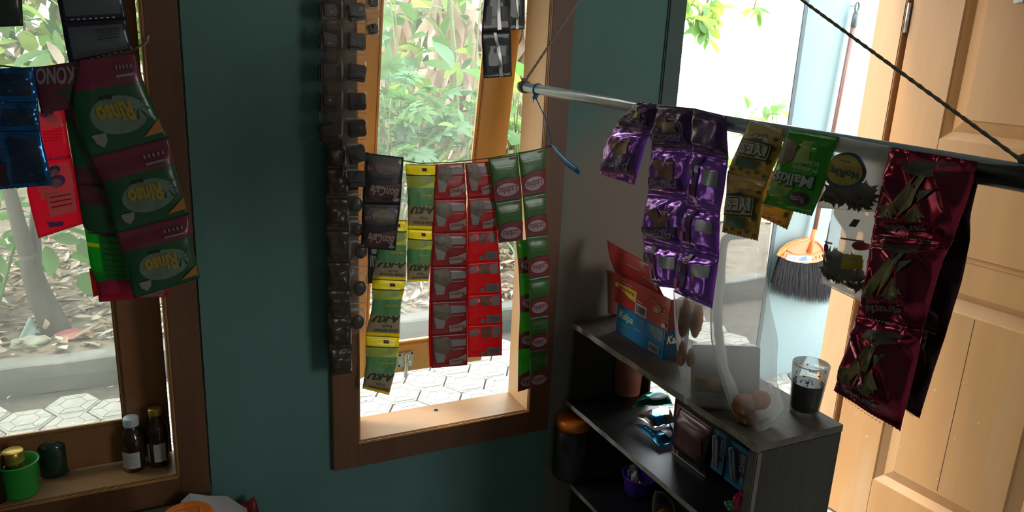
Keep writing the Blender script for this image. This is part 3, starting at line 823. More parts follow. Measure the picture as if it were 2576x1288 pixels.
b_ = mb.build('plastic_scrap', mat('greenish_plastic', (0.42, 0.50, 0.45), .3, trans=.4), None, smooth=True, loc=q0)
md = b_.modifiers.new('thick', 'SOLIDIFY'); md.thickness = .004
tag(b_, 'pale greenish translucent plastic scrap leaning behind the curb at far left', 'scrap')
q = onY(75, 880, 2.36); mb = MB(); mb.blob((q.x, q.y, .13), .07, 0, 3, .3, 6, (1.2, .8, .6))
tag(mb.build('garden_stone', mat('mossy_stone', (.30, .30, .22), .9, var=(12, .4)), None, smooth=True, loc=(q.x, q.y, .13)), 'rounded mossy stone behind the curb by the plastic scrap', 'stone')
for (px, py, L, lb) in ((160, 788, .22, 'grey curled strip of bark lying right of the trunk'), (235, 795, .17, 'white dry leaf on the litter close to the sash'), (180, 690, .24, 'pale stick-like dead leaf on the litter behind the trunk')):
    y0 = 2.6 if py > 780 else 3.3
    q = onZ(px, py, soil_z(onY(px, py, y0).x, y0) + .01); mb = MB(); blade(mb, q, Vector((1, .25, .06)), Vector((0, -.2, 1)), L, .055, -.1, .3, 7)
    tag(mb.build('fallen_leaf', mat('bleached_leaf', (.55, .50, .42), .8, var=(9, .3)), None, smooth=True, loc=q), lb, 'leaf')
# tree and low plants in the yard seen through the doorway
tb = onY(1590, 300, 5.0)
tr = thing('yard_tree', (tb.x, 5.0, 0), 'sunlit tree in the bright yard seen through the doorway', 'tree')
_, PA = stem(tr, [(tb.x, 5.0, -.05), (tb.x + .05, 5.0, 1.0), onY(1610, 215, 5.0), onY(1640, 60, 5.0), onY(1760, -110, 4.9)], .055, .03, mat('sunlit_bark', (.55, .47, .33), .8, var=(10, .3)), 'trunk')
_, PB = stem(tr, [PA[12], onY(1800, -60, 4.6), onY(1765, 40, 4.4), onY(1775, 75, 4.3)], .02, .006, M_BARK, 'branch')
_, PC = stem(tr, [PA[13], onY(1900, -40, 4.8), onY(1895, 25, 4.7)], .014, .005, M_BARK, 'branch')
for k in range(75):
    px, py = R_.choice(((1735, 10), (1760, 40), (1780, 30), (1770, 60), (1790, 15), (1740, 40), (1785, 85), (1725, -10), (1800, 0)))
    put_leaf(tr, R_.choice(('broad', 'lance')), R_.choice((M_LY, M_LG, M_LY)), onY(px + R_.uniform(-16, 16), py + R_.uniform(-18, 18), 4.4 + R_.uniform(-.2, .2)), rv(1) + Vector((0, 0, -.6)), R_.uniform(.12, .2), R_.uniform(-1, 1))
for k in range(16):
    put_leaf(tr, 'lance', R_.choice((M_LY, M_LG)), onY(1898 + R_.uniform(-8, 12), 28 + R_.uniform(-10, 6), 4.7 + R_.uniform(-.1, .1)), rv(1) + Vector((.4, 0, -.7)), R_.uniform(.12, .19), R_.uniform(-1, 1))
for k, (px, py, lb) in enumerate(((1880, 300, 'low leafy weeds in the yard left of the terrace wall'), (1915, 285, 'taller weed with small leaves in the yard beside the wall'), (1965, 310, 'small bright weed at the foot of the terrace wall edge'))):
    q = onY(px, py, 4.2); bush('yard_weed', lb, (q.x, 4.2, 0), 60, .28, q.z + .16, ('lance', 'broad'), (M_LG, M_LY), (.10, .17), .1, 4, 'weeds in the yard')

# ------------------------------------------------------------------ film and foil materials
def foil(n, c, rough=.22, metal=.75, trans=0.0, **k): return mat(n, c, rough, metal, trans=trans, coat=.3, **k)
def film(n, c, trans=.35, rough=.28, **k): return mat(n, c, rough, 0.0, trans=trans, coat=.25, **k)
def ink(n, c, trans=.12, rough=.4): return mat(n, c, rough, trans=trans)
I_W = ink('white_ink', (.72, .70, .66)); I_K = ink('black_ink', (.02, .02, .022)); I_GR = ink('grey_ink', (.30, .30, .30)); I_Y = ink('yellow_ink', (.80, .62, .05)); I_BL = ink('blue_ink', (.03, .12, .45))
I_SOUP = mat('printed_soup_bowl', (.30, .22, .15), .4, var=(90, .65), trans=.08); I_BOX = ink('grey_print_box', (.30, .28, .26)); I_LOGO = ink('pale_logo_field', (.46, .38, .34))
CLEAR = mat('clear_film', (.44, .43, .40), .08, trans=.25, clear=.925, coat=1.0)
CLEARG = mat('cloudy_film', (.78, .75, .70), .16, trans=.65, clear=.70, coat=.4)

def up(u0, v0): return u0, v0

# ------------------------------------------------------------------ line of sachets across window 2
c4 = lambda x, y: (800 + x / 1.952, 360 + y / 1.952)
def rows4(L): return [(c4(*a), c4(*b)) for a, b in L]
ln = thing('hanging_line', onY(921, 386, -.03), 'thin string tied across the middle window, carrying sachet strips', 'string')
MB().tube([onY(x, y, -.030) for x, y in ((906, 380), (960, 394), (1055, 411), (1130, 409), (1230, 398), (1310, 384), (1392, 369))], .0014, 6).build('cord', mat('dark_string', (.10, .08, .06), .9), ln)
kn = MB()
for x, y in ((906, 380), (1392, 369)):
    q = onY(x, y, -.014); kn.tube([onY(x, y, -.031), q + Vector((0, .004, 0))], .0018, 8)
kn.build('nail', M_STEEL, ln)

# coffee sachets, black
F_BLK = foil('black_foil', (.018, .015, .017), .3, .3)
I_CUP = mat('printed_coffee_cup', (.17, .10, .065), .4, var=(100, .6)); I_ROSE = ink('rose_gold_ink', (.42, .30, .27)); I_MAR = ink('maroon_ink', (.10, .025, .03)); I_CARD = ink('charcoal_print', (.045, .036, .036))
D_COF = dict(mat=F_BLK, puff=.004, crk=.0007, prints=[('poly', [(.08, .20), (.2, .09), (.8, .07), (.95, .2), (.9, .40), (.55, .46), (.12, .42)], I_CARD), ('ell', .55, .26, .30, .13, I_CUP), ('ell', .13, .30, .09, .10, I_MAR),
    ('text', '15', .13, .30, .11, .075, I_ROSE, 180), ('poly', [(.12, .72), (.35, .62), (.95, .54), (.93, .82), (.6, .86), (.35, .95), (.14, .86)], I_MAR),
    ('text', 'BonCafe', .54, .735, .74, .20, I_ROSE, 176, .25, .02), ('ell', .86, .90, .09, .045, I_BOX)])
strip('hanging_coffee_strip', 'two black coffee sachets at the left end of the window string, upside down', 'sachet strip',
    rows4([((232, 48), (421, 70)), ((224, 170), (413, 190)), ((218, 295), (405, 300)), ((214, 410), (392, 418)), ((211, 515), (380, 527))]), Y(-.058), NW, [(0, 2, D_COF), (2, 4, D_COF)])
D_COFB = dict(mat=F_BLK, puff=.002, prints=[('rect', .2, .15, .9, .32, I_BOX)] + [('rect', .15 + .11 * k, .36, .19 + .11 * k, .60, I_W) for k in range(7)] + [('ell', .6, .75, .22, .10, I_ROSE)])
strip('hanging_coffee_strip', 'back of a black coffee sachet showing below the two black sachets', 'sachet strip', rows4([((246, 470), (330, 480)), ((246, 580), (310, 590)), ((243, 690), (300, 685))]), Y(-.037), NW, [(0, 2, D_COFB)])

# sugar sachets: yellow header, green cane field, clear window with sugar
F_YEL = film('yellow_film', (.88, .76, .02), .55); F_PYEL = film('pale_yellow_film', (.62, .66, .20), .5); F_CANE = mat('cane_field_print', (.10, .30, .12), .3, trans=.35, var=(55, .6), stretch=(1, 1, .3), col2=(.25, .5, .25), coat=.2)
F_SUG = mat('sugar_through_film', (.52, .41, .28), .35, trans=.35, var=(150, .2), coat=.3); I_DG = ink('dark_green_ink', (.025, .075, .02))
def D_SUG(full=True):
    return dict(mat=F_SUG, puff=.007, crk=.0012, crimp=.05, nv=22, bands=[(0, .19, F_YEL), (.19, .36, F_PYEL), (.36, .62, F_CANE), (.965, 1.0, F_YEL)],
      prints=[('rect', 0, .005, 1, .02, I_DG), ('rect', 0, .175, 1, .195, I_DG), ('rect', .52, .07, .68, .12, I_MAR), ('poly', [(0, .195), (1, .195), (1, .27), (.6, .33), (.2, .37), (0, .38)], F_PYEL), ('rect', .62, .215, .74, .29, ink('pale_blue_print', (.35, .55, .5))),
        ('text', 'MANIS', .62, .47, .42, .045, I_Y, 180, 0, .01), ('text', 'A-KU', .52, .70, .92, .115, I_DG, 180, .35, .04), ('text', 'Putih', .55, .815, .30, .045, I_DG, 180), ('text', 'Gula kristal', .56, .90, .72, .06, I_DG, 180)])
strip('hanging_sugar_strip', 'short strip of two yellow and green sugar sachets beside the red sachets', 'sachet strip',
    rows4([((428, 103), (578, 105)), ((440, 260), (572, 265)), ((440, 418), (567, 424)), ((437, 550), (556, 556)), ((438, 682), (543, 676))]), Y(-.050), NW, [(0, 2, D_SUG()), (2, 4, D_SUG())], 'sugar sachets')
strip('hanging_sugar_strip', 'longer twisted strip of sugar sachets hanging below the black coffee sachets', 'sachet strip',
    rows4([((330, 375), (437, 378)), ((290, 540), (434, 545)), ((265, 665), (431, 672)), ((266, 800), (408, 800)), ((234, 942), (400, 950)), ((236, 1080), (388, 1085)), ((218, 1205), (349, 1237))]), Y(-.042), NW, [(0, 2, D_SUG()), (2, 4, D_SUG()), (4, 6, D_SUG())], 'sugar sachets')

# red seasoning sachets
F_RED = film('red_film', (.42, .022, .030), .22); F_REDB = film('bright_red_film', (.62, .030, .040), .5)
D_ROY = dict(mat=F_RED, puff=.003, crk=.0008, back=F_REDB, prints=[('poly', [(.06, .10), (.45, .06), (.58, .22), (.56, .42), (.40, .55), (.34, .78), (.16, .80), (.08, .60)], I_SOUP), ('poly', [(.08, .45), (.38, .58), (.34, .80), (.14, .80)], ink('pale_bowl_print', (.40, .36, .33))),
    ('rect', .54, .16, .95, .34, I_BOX), ('rect', .56, .40, .90, .43, I_LOGO), ('poly', [(.46, .72), (.70, .68), (.96, .58), (.95, .78), (.80, .90), (.50, .92)], I_LOGO), ('text', 'Royco', .71, .765, .40, .15, F_RED, 184, .3, .01)])
D_ROYB = dict(mat=F_REDB, puff=.003, crk=.0009, prints=[('poly', [(.04, .16), (.30, .08), (.28, .30), (.06, .32)], I_BOX), ('rect', .36, .06, .66, .36, mat('printed_dish', (.34, .15, .08), .4, var=(80, .5), trans=.2)), ('rect', .70, .06, .92, .36, I_BOX), ('rect', .36, .78, .48, .92, I_BOX), ('rect', .52, .66, .92, .93, I_BOX)] + [('rect', .54 + .04 * k, .70, .56 + .04 * k, .90, I_GR) for k in range(9)])
strip('hanging_seasoning_strip', 'front strip of six red seasoning sachets printed with a soup bowl', 'sachet strip',
    rows4([((578, 105), (718, 97)), ((567, 277), (728, 273)), ((560, 440), (731, 438)), ((556, 606), (732, 604)), ((553, 780), (733, 772)), ((554, 945), (734, 932)), ((557, 1105), (733, 1090))]), Y(-.052), NW, [(k, k + 1, D_ROY) for k in range(6)], 'red seasoning sachets')
strip('hanging_seasoning_strip', 'bright red edge of a strip of seasoning sachets behind the front red strip', 'sachet strip',
    rows4([((566, 430), (720, 430)), ((552, 600), (722, 600)), ((546, 780), (722, 780)), ((543, 945), (722, 940)), ((548, 1098), (722, 1088))]), Y(-.040), NW, [(k, k + 1, D_ROYB) for k in range(4)], 'red seasoning sachets')
strip('hanging_seasoning_strip', 'right strip of red seasoning sachets, two fronts above four barcode backs', 'sachet strip',
    rows4([((722, 98), (842, 90)), ((734, 270), (880, 260)), ((735, 434), (880, 428)), ((732, 590), (892, 578)), ((733, 747), (901, 738)), ((735, 897), (905, 888)), ((736, 1052), (903, 1042))]), Y(-.046), NW, [(0, 1, D_ROY), (1, 2, D_ROY)] + [(k, k + 1, D_ROYB) for k in range(2, 6)], 'red seasoning sachets')

# green seasoning sachets with a red arched band
F_GRN = film('green_film', (.065, .19, .042), .18); F_GRNL = film('light_green_film', (.10, .34, .05), .5); I_RB = ink('wine_red_band', (.27, .030, .045)); I_PILL = ink('pale_pink_pill', (.58, .44, .46)); I_LT = ink('light_green_ink', (.16, .36, .12))
def D_LAD(g=F_GRN): return dict(mat=g, puff=.003, crk=.0006, prints=[('rect', .70, .07, .92, .12, I_RB)] + [('rect', .12 + .04 * (k % 2), .22 + .055 * k, .88, .235 + .055 * k, I_LT) for k in range(3)] + [('poly', [(.0, .60), (.25, .53), (.5, .50), (.75, .50), (1, .52), (1, .985), (0, .99)], I_RB), ('ell', .5, .76, .40, .145, I_PILL), ('text', 'Ladaku', .5, .76, .66, .15, I_RB, 182, .1, .012)])
strip('hanging_pepper_strip', 'short strip of two green pepper sachets left of the long green strip', 'sachet strip',
    rows4([((836, 78), (981, 55)), ((852, 180), (990, 160)), ((868, 290), (1000, 268)), ((878, 392), (1004, 378)), ((886, 490), (1004, 477))]), Y(-.060), NW, [(0, 2, D_LAD()), (2, 4, D_LAD())], 'green pepper sachets')
strip('hanging_pepper_strip', 'long strip of six green pepper sachets against the right window jamb', 'sachet strip',
    rows4([((983, 50), (1118, 20)), ((1005, 262), (1118, 240)), ((1020, 458), (1128, 447)), ((1035, 664), (1138, 645)), ((1037, 858), (1132, 842)), ((1040, 1020), (1128, 1008)), ((1038, 1205), (1128, 1186))]), Y(-.054), NW, [(k, k + 1, D_LAD()) for k in range(6)], 'green pepper sachets')
strip('hanging_pepper_strip', 'light green strip of pepper sachets peeking out behind the long green strip', 'sachet strip',
    rows4([((972, 478), (1090, 470)), ((986, 640), (1096, 636)), ((991, 830), (1098, 826)), ((984, 1010), (1098, 1004)), ((981, 1221), (1098, 1186))]), Y(-.034), NW, [(k, k + 1, D_LAD(F_GRNL)) for k in range(4)], 'green pepper sachets')

# black sachets with a silver seam at the top of window 2
c6 = lambda x, y: (1190 + x / 2.862, y / 2.862)
F_BK2 = foil('matt_black_foil', (.012, .017, .014), .5, 0); I_SEAM = mat('silver_seam', (.30, .29, .28), .3, metal=.6); I_SQ = ink('dark_grey_square', (.045, .05, .048))
D_BK = dict(mat=F_BK2, puff=.004, crk=.0010, serr=1, prints=[('poly', [(.40, .02), (.50, .02), (.62, .55), (.68, .98), (.54, .98), (.52, .55)], I_SEAM), ('rect', .10, .72, .32, .92, I_SQ), ('rect', .66, .52, .98, .68, I_SQ), ('rect', .68, .72, .98, .88, I_SQ)])
strip('hanging_black_sachet_strip', 'left strip of plain black silver-seamed sachets at the top of the middle window', 'sachet strip',
    [(c6(90, -330), c6(240, -330)), (c6(88, -100), c6(236, -100)), (c6(62, 232), c6(270, 222)), (c6(68, 400), c6(276, 390)), (c6(80, 566), c6(279, 552))], Y(-.055), NW, [(0, 2, D_BK), (2, 4, D_BK)], 'black sachets')
strip('hanging_black_sachet_strip', 'right strip of plain black sachets ending higher than its neighbour', 'sachet strip',
    [(c6(236, -330), c6(372, -330)), (c6(234, -150), c6(372, -150)), (c6(232, 30), c6(373, 30)), (c6(230, 222), c6(371, 213))], Y(-.043), NW, [(0, 1, D_BK), (1, 3, D_BK)], 'black sachets')
tb_ = MB(); tb_.tube([onY(1205, -140, -.049), onY(1330, -140, -.049)], .0015, 6)
tag(tb_.build('hanging_line', MATS['dark_string'], None, loc=onY(1205, -140, -.049)), 'string above the frame that carries the plain black sachets', 'string')

# ------------------------------------------------------------------ clear strips of sweets by the wall
M_SWEET = mat('dark_brown_sweet', (.035, .020, .014), .35, var=(40, .4)); M_COFC = mat('coffee_candy', (.06, .032, .018), .3); M_GOLDW = foil('gold_wrapper', (.42, .30, .08), .25, .8)
def candy_strip(label, rows, y, nseg, side, oval=False, group='clear strips of sweets', dark=False, cl=CLEAR):
    Lp = [onY(*a, y) for a, b in rows]; Rp = [onY(*b, y) for a, b in rows]; T = len(rows) - 1
    root = thing('hanging_candy_strip', (Lp[0] + Rp[0]) / 2, label, 'candy strip', group)
    for k in range(nseg):
        d = dict(mat=cl, puff=.011, crk=.0060, freq=70, nu=16, nv=16, crimp=.10)
        t0, t1 = T * k / nseg, T * (k + 1) / nseg
        o, fn = sachet(root, Lp, Rp, NW, t0, t1, d, name='packet')
        tm = t0 + (t1 - t0) * .58; q = cr(Lp, tm) * (1 - side) + cr(Rp, tm) * side
        w = (cr(Rp, tm) - cr(Lp, tm)).length; mb = MB()
        if oval: mb.blob(q + NW * .001, w * .36, 0, 2, .1, 9, (1, .35, 1.25))
        else:
            a = w * .37; rt = Matrix.Rotation(random.uniform(-.25, .25), 3, 'Y')
            mb.box(q - Vector((a, .009, a * .95)), q + Vector((a, .009, a * .95)), rot=rt)
        mb.build('sweet', M_COFC if oval else M_SWEET, o, smooth=oval, bevel=0 if oval else .003)
    return root
p1 = lambda *ys: None
candy_strip('clear strip of dark square sweets nearest the middle window', [((862, -70), (921, -70)), ((861, 60), (920, 60)), ((861, 215), (921, 215)), ((862, 350), (921, 350)), ((862, 470), (918, 470))], -.070, 8, .60)
candy_strip('clear strip of dark square sweets against the teal wall', [((806, -70), (862, -70)), ((804, 60), (861, 60)), ((802, 215), (862, 215)), ((803, 360), (862, 350))], -.052, 6, .35)
candy_strip('dim brown strip of sweets low on the wall left of the middle window', [((822, 365), (868, 360)), ((818, 500), (876, 500)), ((822, 660), (880, 660)), ((824, 800), (884, 800)), ((830, 945), (886, 938))], -.060, 8, .5, cl=mat('brown_film', (.10, .07, .055), .3, trans=.3, clear=.25, coat=.3))
candy_strip('clear strip of oval coffee candies beside the sugar sachets', [((866, 480), (917, 478)), ((876, 560), (914, 560)), ((880, 625), (926, 625)), ((876, 740), (922, 740)), ((872, 845), (917, 834))], -.048, 5, .6, True)
candy_strip('short clear strip of black sweets at the top edge of the middle window', [((922, -90), (952, -90)), ((920, 0), (952, 0)), ((918, 98), (953, 94))], -.045, 3, .55)

# ------------------------------------------------------------------ left window cluster
cl = lambda x, y: (x / 1.6518, y / 1.6518)
def rowsl(L): return [(cl(*a), cl(*b)) for a, b in L]
ll = thing('hanging_line', onY(372, 100, -.02), 'dark cord with a knotted end tied to the left window frame', 'string')
MB().tube([onY(374, 94, -.014), onY(366, 104, -.03), onY(340, 124, -.085), onY(200, 162, -.085), onY(60, 172, -.085), onY(-140, 150, -.08)], .0016, 6).build('cord', MATS['dark_string'], ll)
MB().tube([onY(360, 112, -.03), onY(368, 104, -.022), onY(373, 92, -.018), onY(376, 88, -.016)], [.003, .004, .003, .001], 7).build('knot', mat('grey_knot', (.35, .33, .30), .9), ll)
MB().tube([onY(372, 96, -.03), onY(372, 96, .004)], .002, 8).build('nail', M_STEEL, ll)
F_SLA = foil('slate_foil', (.035, .045, .055), .35, .35, .0); F_SLP = foil('slate_panel', (.085, .10, .11), .4, .2); F_NAVY = foil('dark_navy_foil', (.02, .02, .04), .35, .4)
D_DET = dict(mat=F_NAVY, puff=.005, crk=.0012, prints=[('rect', .08, .10, .92, .90, F_SLP)] + [('rect', .15 + .09 * k, .955, .19 + .09 * k, .975, I_W) for k in range(8)] + [('rect', .5, .2 + .1 * k, .85, .23 + .1 * k, I_SQ) for k in range(4)])
strip('hanging_detergent_strip', 'dark slate detergent packs hanging at the top of the left window', 'sachet strip', rowsl([((205, -170), (500, -190)), ((255, 92), (526, 76)), ((270, 180), (540, 145)), ((288, 268), (557, 205))]), Y(-.105), NW, [(0, 1, D_DET), (1, 3, D_DET)])
strip('hanging_black_pouch', 'corner of a black pouch at the top left edge of the left window', 'sachet strip', rowsl([((-150, -200), (85, -200)), ((-150, -40), (90, -40)), ((-150, 118), (97, 108))]), Y(-.110), NW, [(0, 2, dict(mat=F_BK2, puff=.006, crk=.001))])
F_BLU = foil('blue_foil', (.015, .12, .36), .14, .8); I_BD = ink('deep_blue_panel', (.006, .02, .06)); I_PUR = ink('plum_panel', (.05, .012, .03))
D_BLU = dict(mat=F_BLU, puff=.004, crk=.0060, fold=(.003, 7, 16), freq=44, nu=34, nv=18, prints=[('rect', .12, .25, .45, .75, I_BD), ('rect', .50, .2, .93, .8, I_BD)])
D_BLU2 = dict(mat=F_BLU, puff=.003, crk=.0055, fold=(.002, 5, 22), freq=44, nu=34, nv=28, serr=1, prints=[('rect', .12, .10, .45, .45, I_BD), ('rect', .12, .55, .5, .92, I_PUR), ('rect', .55, .12, .93, .90, I_BD)])
strip('hanging_blue_foil_strip', 'shiny dark blue foil sachets at the left edge of the left window', 'sachet strip', rowsl([((-150, 290), (138, 278)), ((-150, 430), (158, 425)), ((-150, 545), (168, 545)), ((-150, 660), (196, 660)), ((-150, 800), (222, 770))]), Y(-.135), NW, [(0, 1, D_BLU), (1, 2, D_BLU), (2, 4, D_BLU2)])
F_WINE = film('wine_film', (.20, .028, .06), .12); F_MAR = film('dark_wine_film', (.13, .020, .045), .10); I_DIM = ink('dim_grey_ink', (.28, .24, .25))
strip('hanging_wine_pack', 'wine red pack lettered upside down in grey between the blue foil and the green detergent', 'sachet strip', rowsl([((135, 282), (335, 252)), ((150, 380), (352, 355)), ((172, 472), (368, 440))]), Y(-.112), NW,
    [(0, 2, dict(mat=F_MAR, back=F_WINE, puff=.006, crk=.0016, prints=[('text', 'EKONO', .50, .24, .92, .34, I_DIM, 174, 0, .03), ('poly', [(.40, .55), (.7, .45), (.9, .62), (.6, .78)], I_SQ)]))])
F_PNK = film('pink_film', (.85, .07, .15), .78); F_MAG = film('magenta_film', (.72, .035, .20), .6); I_PL = film('pale_pink_print', (.85, .50, .55), .75); I_SK = film('skin_print', (.70, .38, .36), .55); I_HIJ = ink('indigo_print', (.13, .07, .22), .3); I_RD = film('red_print', (.60, .03, .05), .5)
D_PNK = dict(mat=F_PNK, puff=.006, crk=.0014, prints=[('poly', [(.22, .10), (.95, .06), (.96, .55), (.25, .62)], I_PL), ('ell', .55, .20, .14, .09, I_HIJ), ('ell', .56, .24, .09, .06, I_SK), ('ell', .62, .40, .17, .11, I_HIJ), ('ell', .60, .44, .11, .08, I_SK), ('ell', .42, .50, .2, .1, I_PL), ('rect', .36, .56, .92, .80, I_SK)] + [('rect', .42, .60 + .05 * k, .86, .615 + .05 * k, I_RD) for k in range(3)] + [('poly', [(.25, .84), (.6, .88), (.58, .93), (.3, .91)], I_HIJ)])
D_PNK2 = dict(mat=F_PNK, puff=.005, crk=.0012, bands=[(.93, 1, F_MAG)], prints=[('poly', [(.25, .03), (.95, .0), (.98, .36), (.3, .42)], I_PL), ('ell', .5, .1, .2, .07, I_HIJ), ('ell', .62, .2, .16, .1, I_SK)] + [('rect', .35, .44 + .06 * k, .85, .455 + .06 * k, I_RD) for k in range(4)] + [('rect', .2 + .14 * k, .955, .3 + .14 * k, .975, I_PL) for k in range(5)])
strip('hanging_pink_pack_strip', 'two glowing pink packs with pale pictures hanging in the left window', 'sachet strip', rowsl([((118, 470), (268, 448)), ((128, 560), (280, 552)), ((138, 672), (298, 655)), ((112, 790), (318, 762)), ((160, 990), (345, 930))]), Y(-.088), NW, [(0, 2, D_PNK2), (2, 4, D_PNK)])
# green and wine detergent sachets
F_DGR = film('dark_green_film', (.015, .085, .030), .06); I_BRST = mat('pale_burst_print', (.17, .24, .18), .4, var=(30, .35)); I_GOLD = ink('gold_ink', (.40, .27, .03)); I_ORG = ink('orange_corner', (.55, .20, .05)); I_LEAFV = ink('dark_leaf_print', (.01, .07, .03))
D_RIN = dict(mat=F_DGR, puff=.008, crk=.0016, nu=22, nv=22, bands=[(0, .38, F_WINE)], prints=[('ell', .54, .66, .36, .19, I_BRST)] +
    [('poly', [(.80 + .03 * math.cos(a), .62 + .02 * math.sin(a)), (.80 + .14 * math.cos(a - .12), .62 + .12 * math.sin(a - .12)), (.80 + .15 * math.cos(a + .12), .62 + .13 * math.sin(a + .12))], I_LEAFV) for a in (-.6, .3, 1.1, 1.9, 2.6)] +
    [('text', 'Rinso', .50, .64, .46, .20, I_GOLD, 180, 0, .045), ('text', 'Molto', .44, .475, .18, .055, I_K, 180, .2, .02), ('poly', [(.12, .80), (.30, .80), (.28, .88), (.21, .94), (.14, .88)], I_GR), ('poly', [(.72, .93), (.98, .78), (.98, .92)], I_ORG)] +
    [('rect', .62 + .06 * k, .14, .65 + .06 * k, .19, I_DIM) for k in range(5)] + [('rect', .62, .25, .90, .28, I_DIM)])
strip('hanging_detergent_strip', 'front strip of three green and wine detergent sachets with yellow lettering', 'sachet strip', rowsl([((330, 250), (560, 222)), ((300, 440), (612, 382)), ((372, 655), (700, 572)), ((438, 792), (738, 718)), ((480, 968), (785, 890)), ((512, 1080), (800, 1010)), ((558, 1240), (832, 1155))]), Y(-.125), NW, [(0, 2, D_RIN), (2, 4, D_RIN), (4, 6, D_RIN)], 'green detergent sachets')
D_RIB = dict(mat=F_DGR, puff=.006, crk=.0014, bands=[(0, .25, F_MAR), (.78, 1, F_MAR)], prints=[('rect', .3, .35, .8, .45, I_DG)])
strip('hanging_detergent_strip', 'dark strip of green detergent sachets between the pink packs and the front strip', 'sachet strip', rowsl([((265, 445), (470, 430)), ((290, 600), (500, 600)), ((318, 770), (530, 770)), ((345, 935), (560, 950)), ((372, 970), (580, 990))]), Y(-.100), NW, [(0, 2, D_RIB), (2, 4, D_RIB)], 'green detergent sachets')
F_LIM = film('bright_green_film', (.03, .50, .06), .6)
D_LIM = dict(mat=F_LIM, puff=.006, crk=.001, bands=[(.30, .34, F_YEL)], prints=[('rect', .25, .08, .98, .9, film('green_print', (.02, .30, .045), .45)), ('ell', .85, .60, .14, .10, I_ORG)] + [('rect', .30, .15 + .09 * k, .92, .165 + .09 * k, I_DG) for k in range(8)])
strip('hanging_green_pouch', 'back of a bright translucent green detergent sachet low in the cluster', 'sachet strip', rowsl([((348, 930), (560, 950)), ((362, 1020), (570, 1040)), ((376, 1110), (585, 1120)), ((405, 1172), (600, 1182))]), Y(-.085), NW, [(0, 3, D_LIM)])
strip('hanging_red_pouch', 'red detergent pouch end at the bottom of the left window cluster', 'sachet strip', rowsl([((376, 1125), (700, 1140)), ((400, 1180), (702, 1190)), ((412, 1255), (700, 1232))]), Y(-.078), NW, [(0, 2, dict(mat=film('crimson_film', (.55, .03, .09), .4), puff=.008, crk=.002, prints=[('rect', .60, .55, .92, .92, I_BOX)]))])
strip('hanging_red_pouch', 'small red corner hanging just left of the red pouch end', 'sachet strip', rowsl([((370, 1115), (450, 1120)), ((378, 1170), (452, 1180)), ((388, 1235), (420, 1222))]), Y(-.071), NW, [(0, 2, dict(mat=F_REDB, puff=.003, crk=.001))])

# ------------------------------------------------------------------ the pole on its two ropes, at right angles to the window wall
PA0 = Vector((0.830, -0.100, 1.549)); PB0 = Vector((0.728, -1.345, 1.553))
pdir = (PB0 - PA0).normalized(); pn = Vector((pdir.y, -pdir.x, 0)).normalized()      # pn points to the camera side
if pn.x > 0: pn = -pn
pole = thing('hanging_pole', PA0, 'grey tube hung level from two ropes, snack strips draped over it', 'pole')
M_TUBE = mat('grey_plastic_tube', (.40, .52, .62), .25, spec=.7, coat=.5, var=(20, .12))
mb = MB(); R0 = .0112
mb.tube([PA0, PA0 + pdir * .02, PA0 + pdir * .6, PB0 + pdir * .12], R0, 20, cap=False)
mb.tube([PA0 - pdir * .0005, PA0 + pdir * .05], R0 - .002, 20, cap=False)
mb.build('tube', M_TUBE, pole, smooth=True)
tag(MB().tube([onP(2405, 420, PA0, pn) + pdir * 0, PB0 + pdir * .12], .0128, 18).build('black_section', mat('black_tube_end', (.012, .010, .012), .5), pole, smooth=True), label='black section over the near end')  # black, slightly thicker section at the near end of the tube
M_ROPE = mat('brown_rope', (.34, .26, .20), .9, bump=(300, .4))
def rope(p0, p1, r):
    mb = MB(); n = 90; d = (p1 - p0)
    a = d.normalized(); s = a.cross(Vector((0, 0, 1))).normalized(); t = a.cross(s)
    L = d.length
    for q in (0, PI):
        mb.tube([p0 + d * (i / n) + (s * math.cos(q + i / n * L * 240) + t * math.sin(q + i / n * L * 240)) * r * .30 for i in range(n + 1)], r * .72, 6)
    return mb
pr0 = PA0 + pdir * .022
top0 = onY(1461, 0, pr0.y + .004); top0 = pr0 + (top0 - pr0) * 1.9
mb = rope(pr0 + Vector((0, 0, R0)), top0, .0032)
for k in range(4):
    c = pr0 + pdir * (.0045 * k - .004)
    mb.tube([c + (pn * math.cos(a) + Vector((0, 0, 1)) * math.sin(a)) * (R0 + .002) for a in [2 * PI * i / 16 for i in range(17)]], .0018, 6)
mb.tube([pr0 + pn * .004 + Vector((0, 0, R0)), pr0 + pn * .012 + pdir * .012 + Vector((0, 0, R0 + .008)), pr0 + pn * .002 + pdir * .022 + Vector((0, 0, R0 + .006))], .0022, 6)
mb.build('rope', M_ROPE, pole, smooth=True)
pr1 = onP(2572, 415, PA0, pn); pr1 = PA0 + pdir * (pr1 - PA0).dot(pdir)
e1 = onP(2000, 0, PA0, pn); top1 = pr1 + (e1 - pr1) * 1.7
mb = rope(pr1 + Vector((0, 0, .0128)), top1, .0021)
mb.blob(pr1 + Vector((0, 0, .0150)), .0050, 0, 2, .4, 20)
mb.build('rope', M_ROPE, pole, smooth=True)
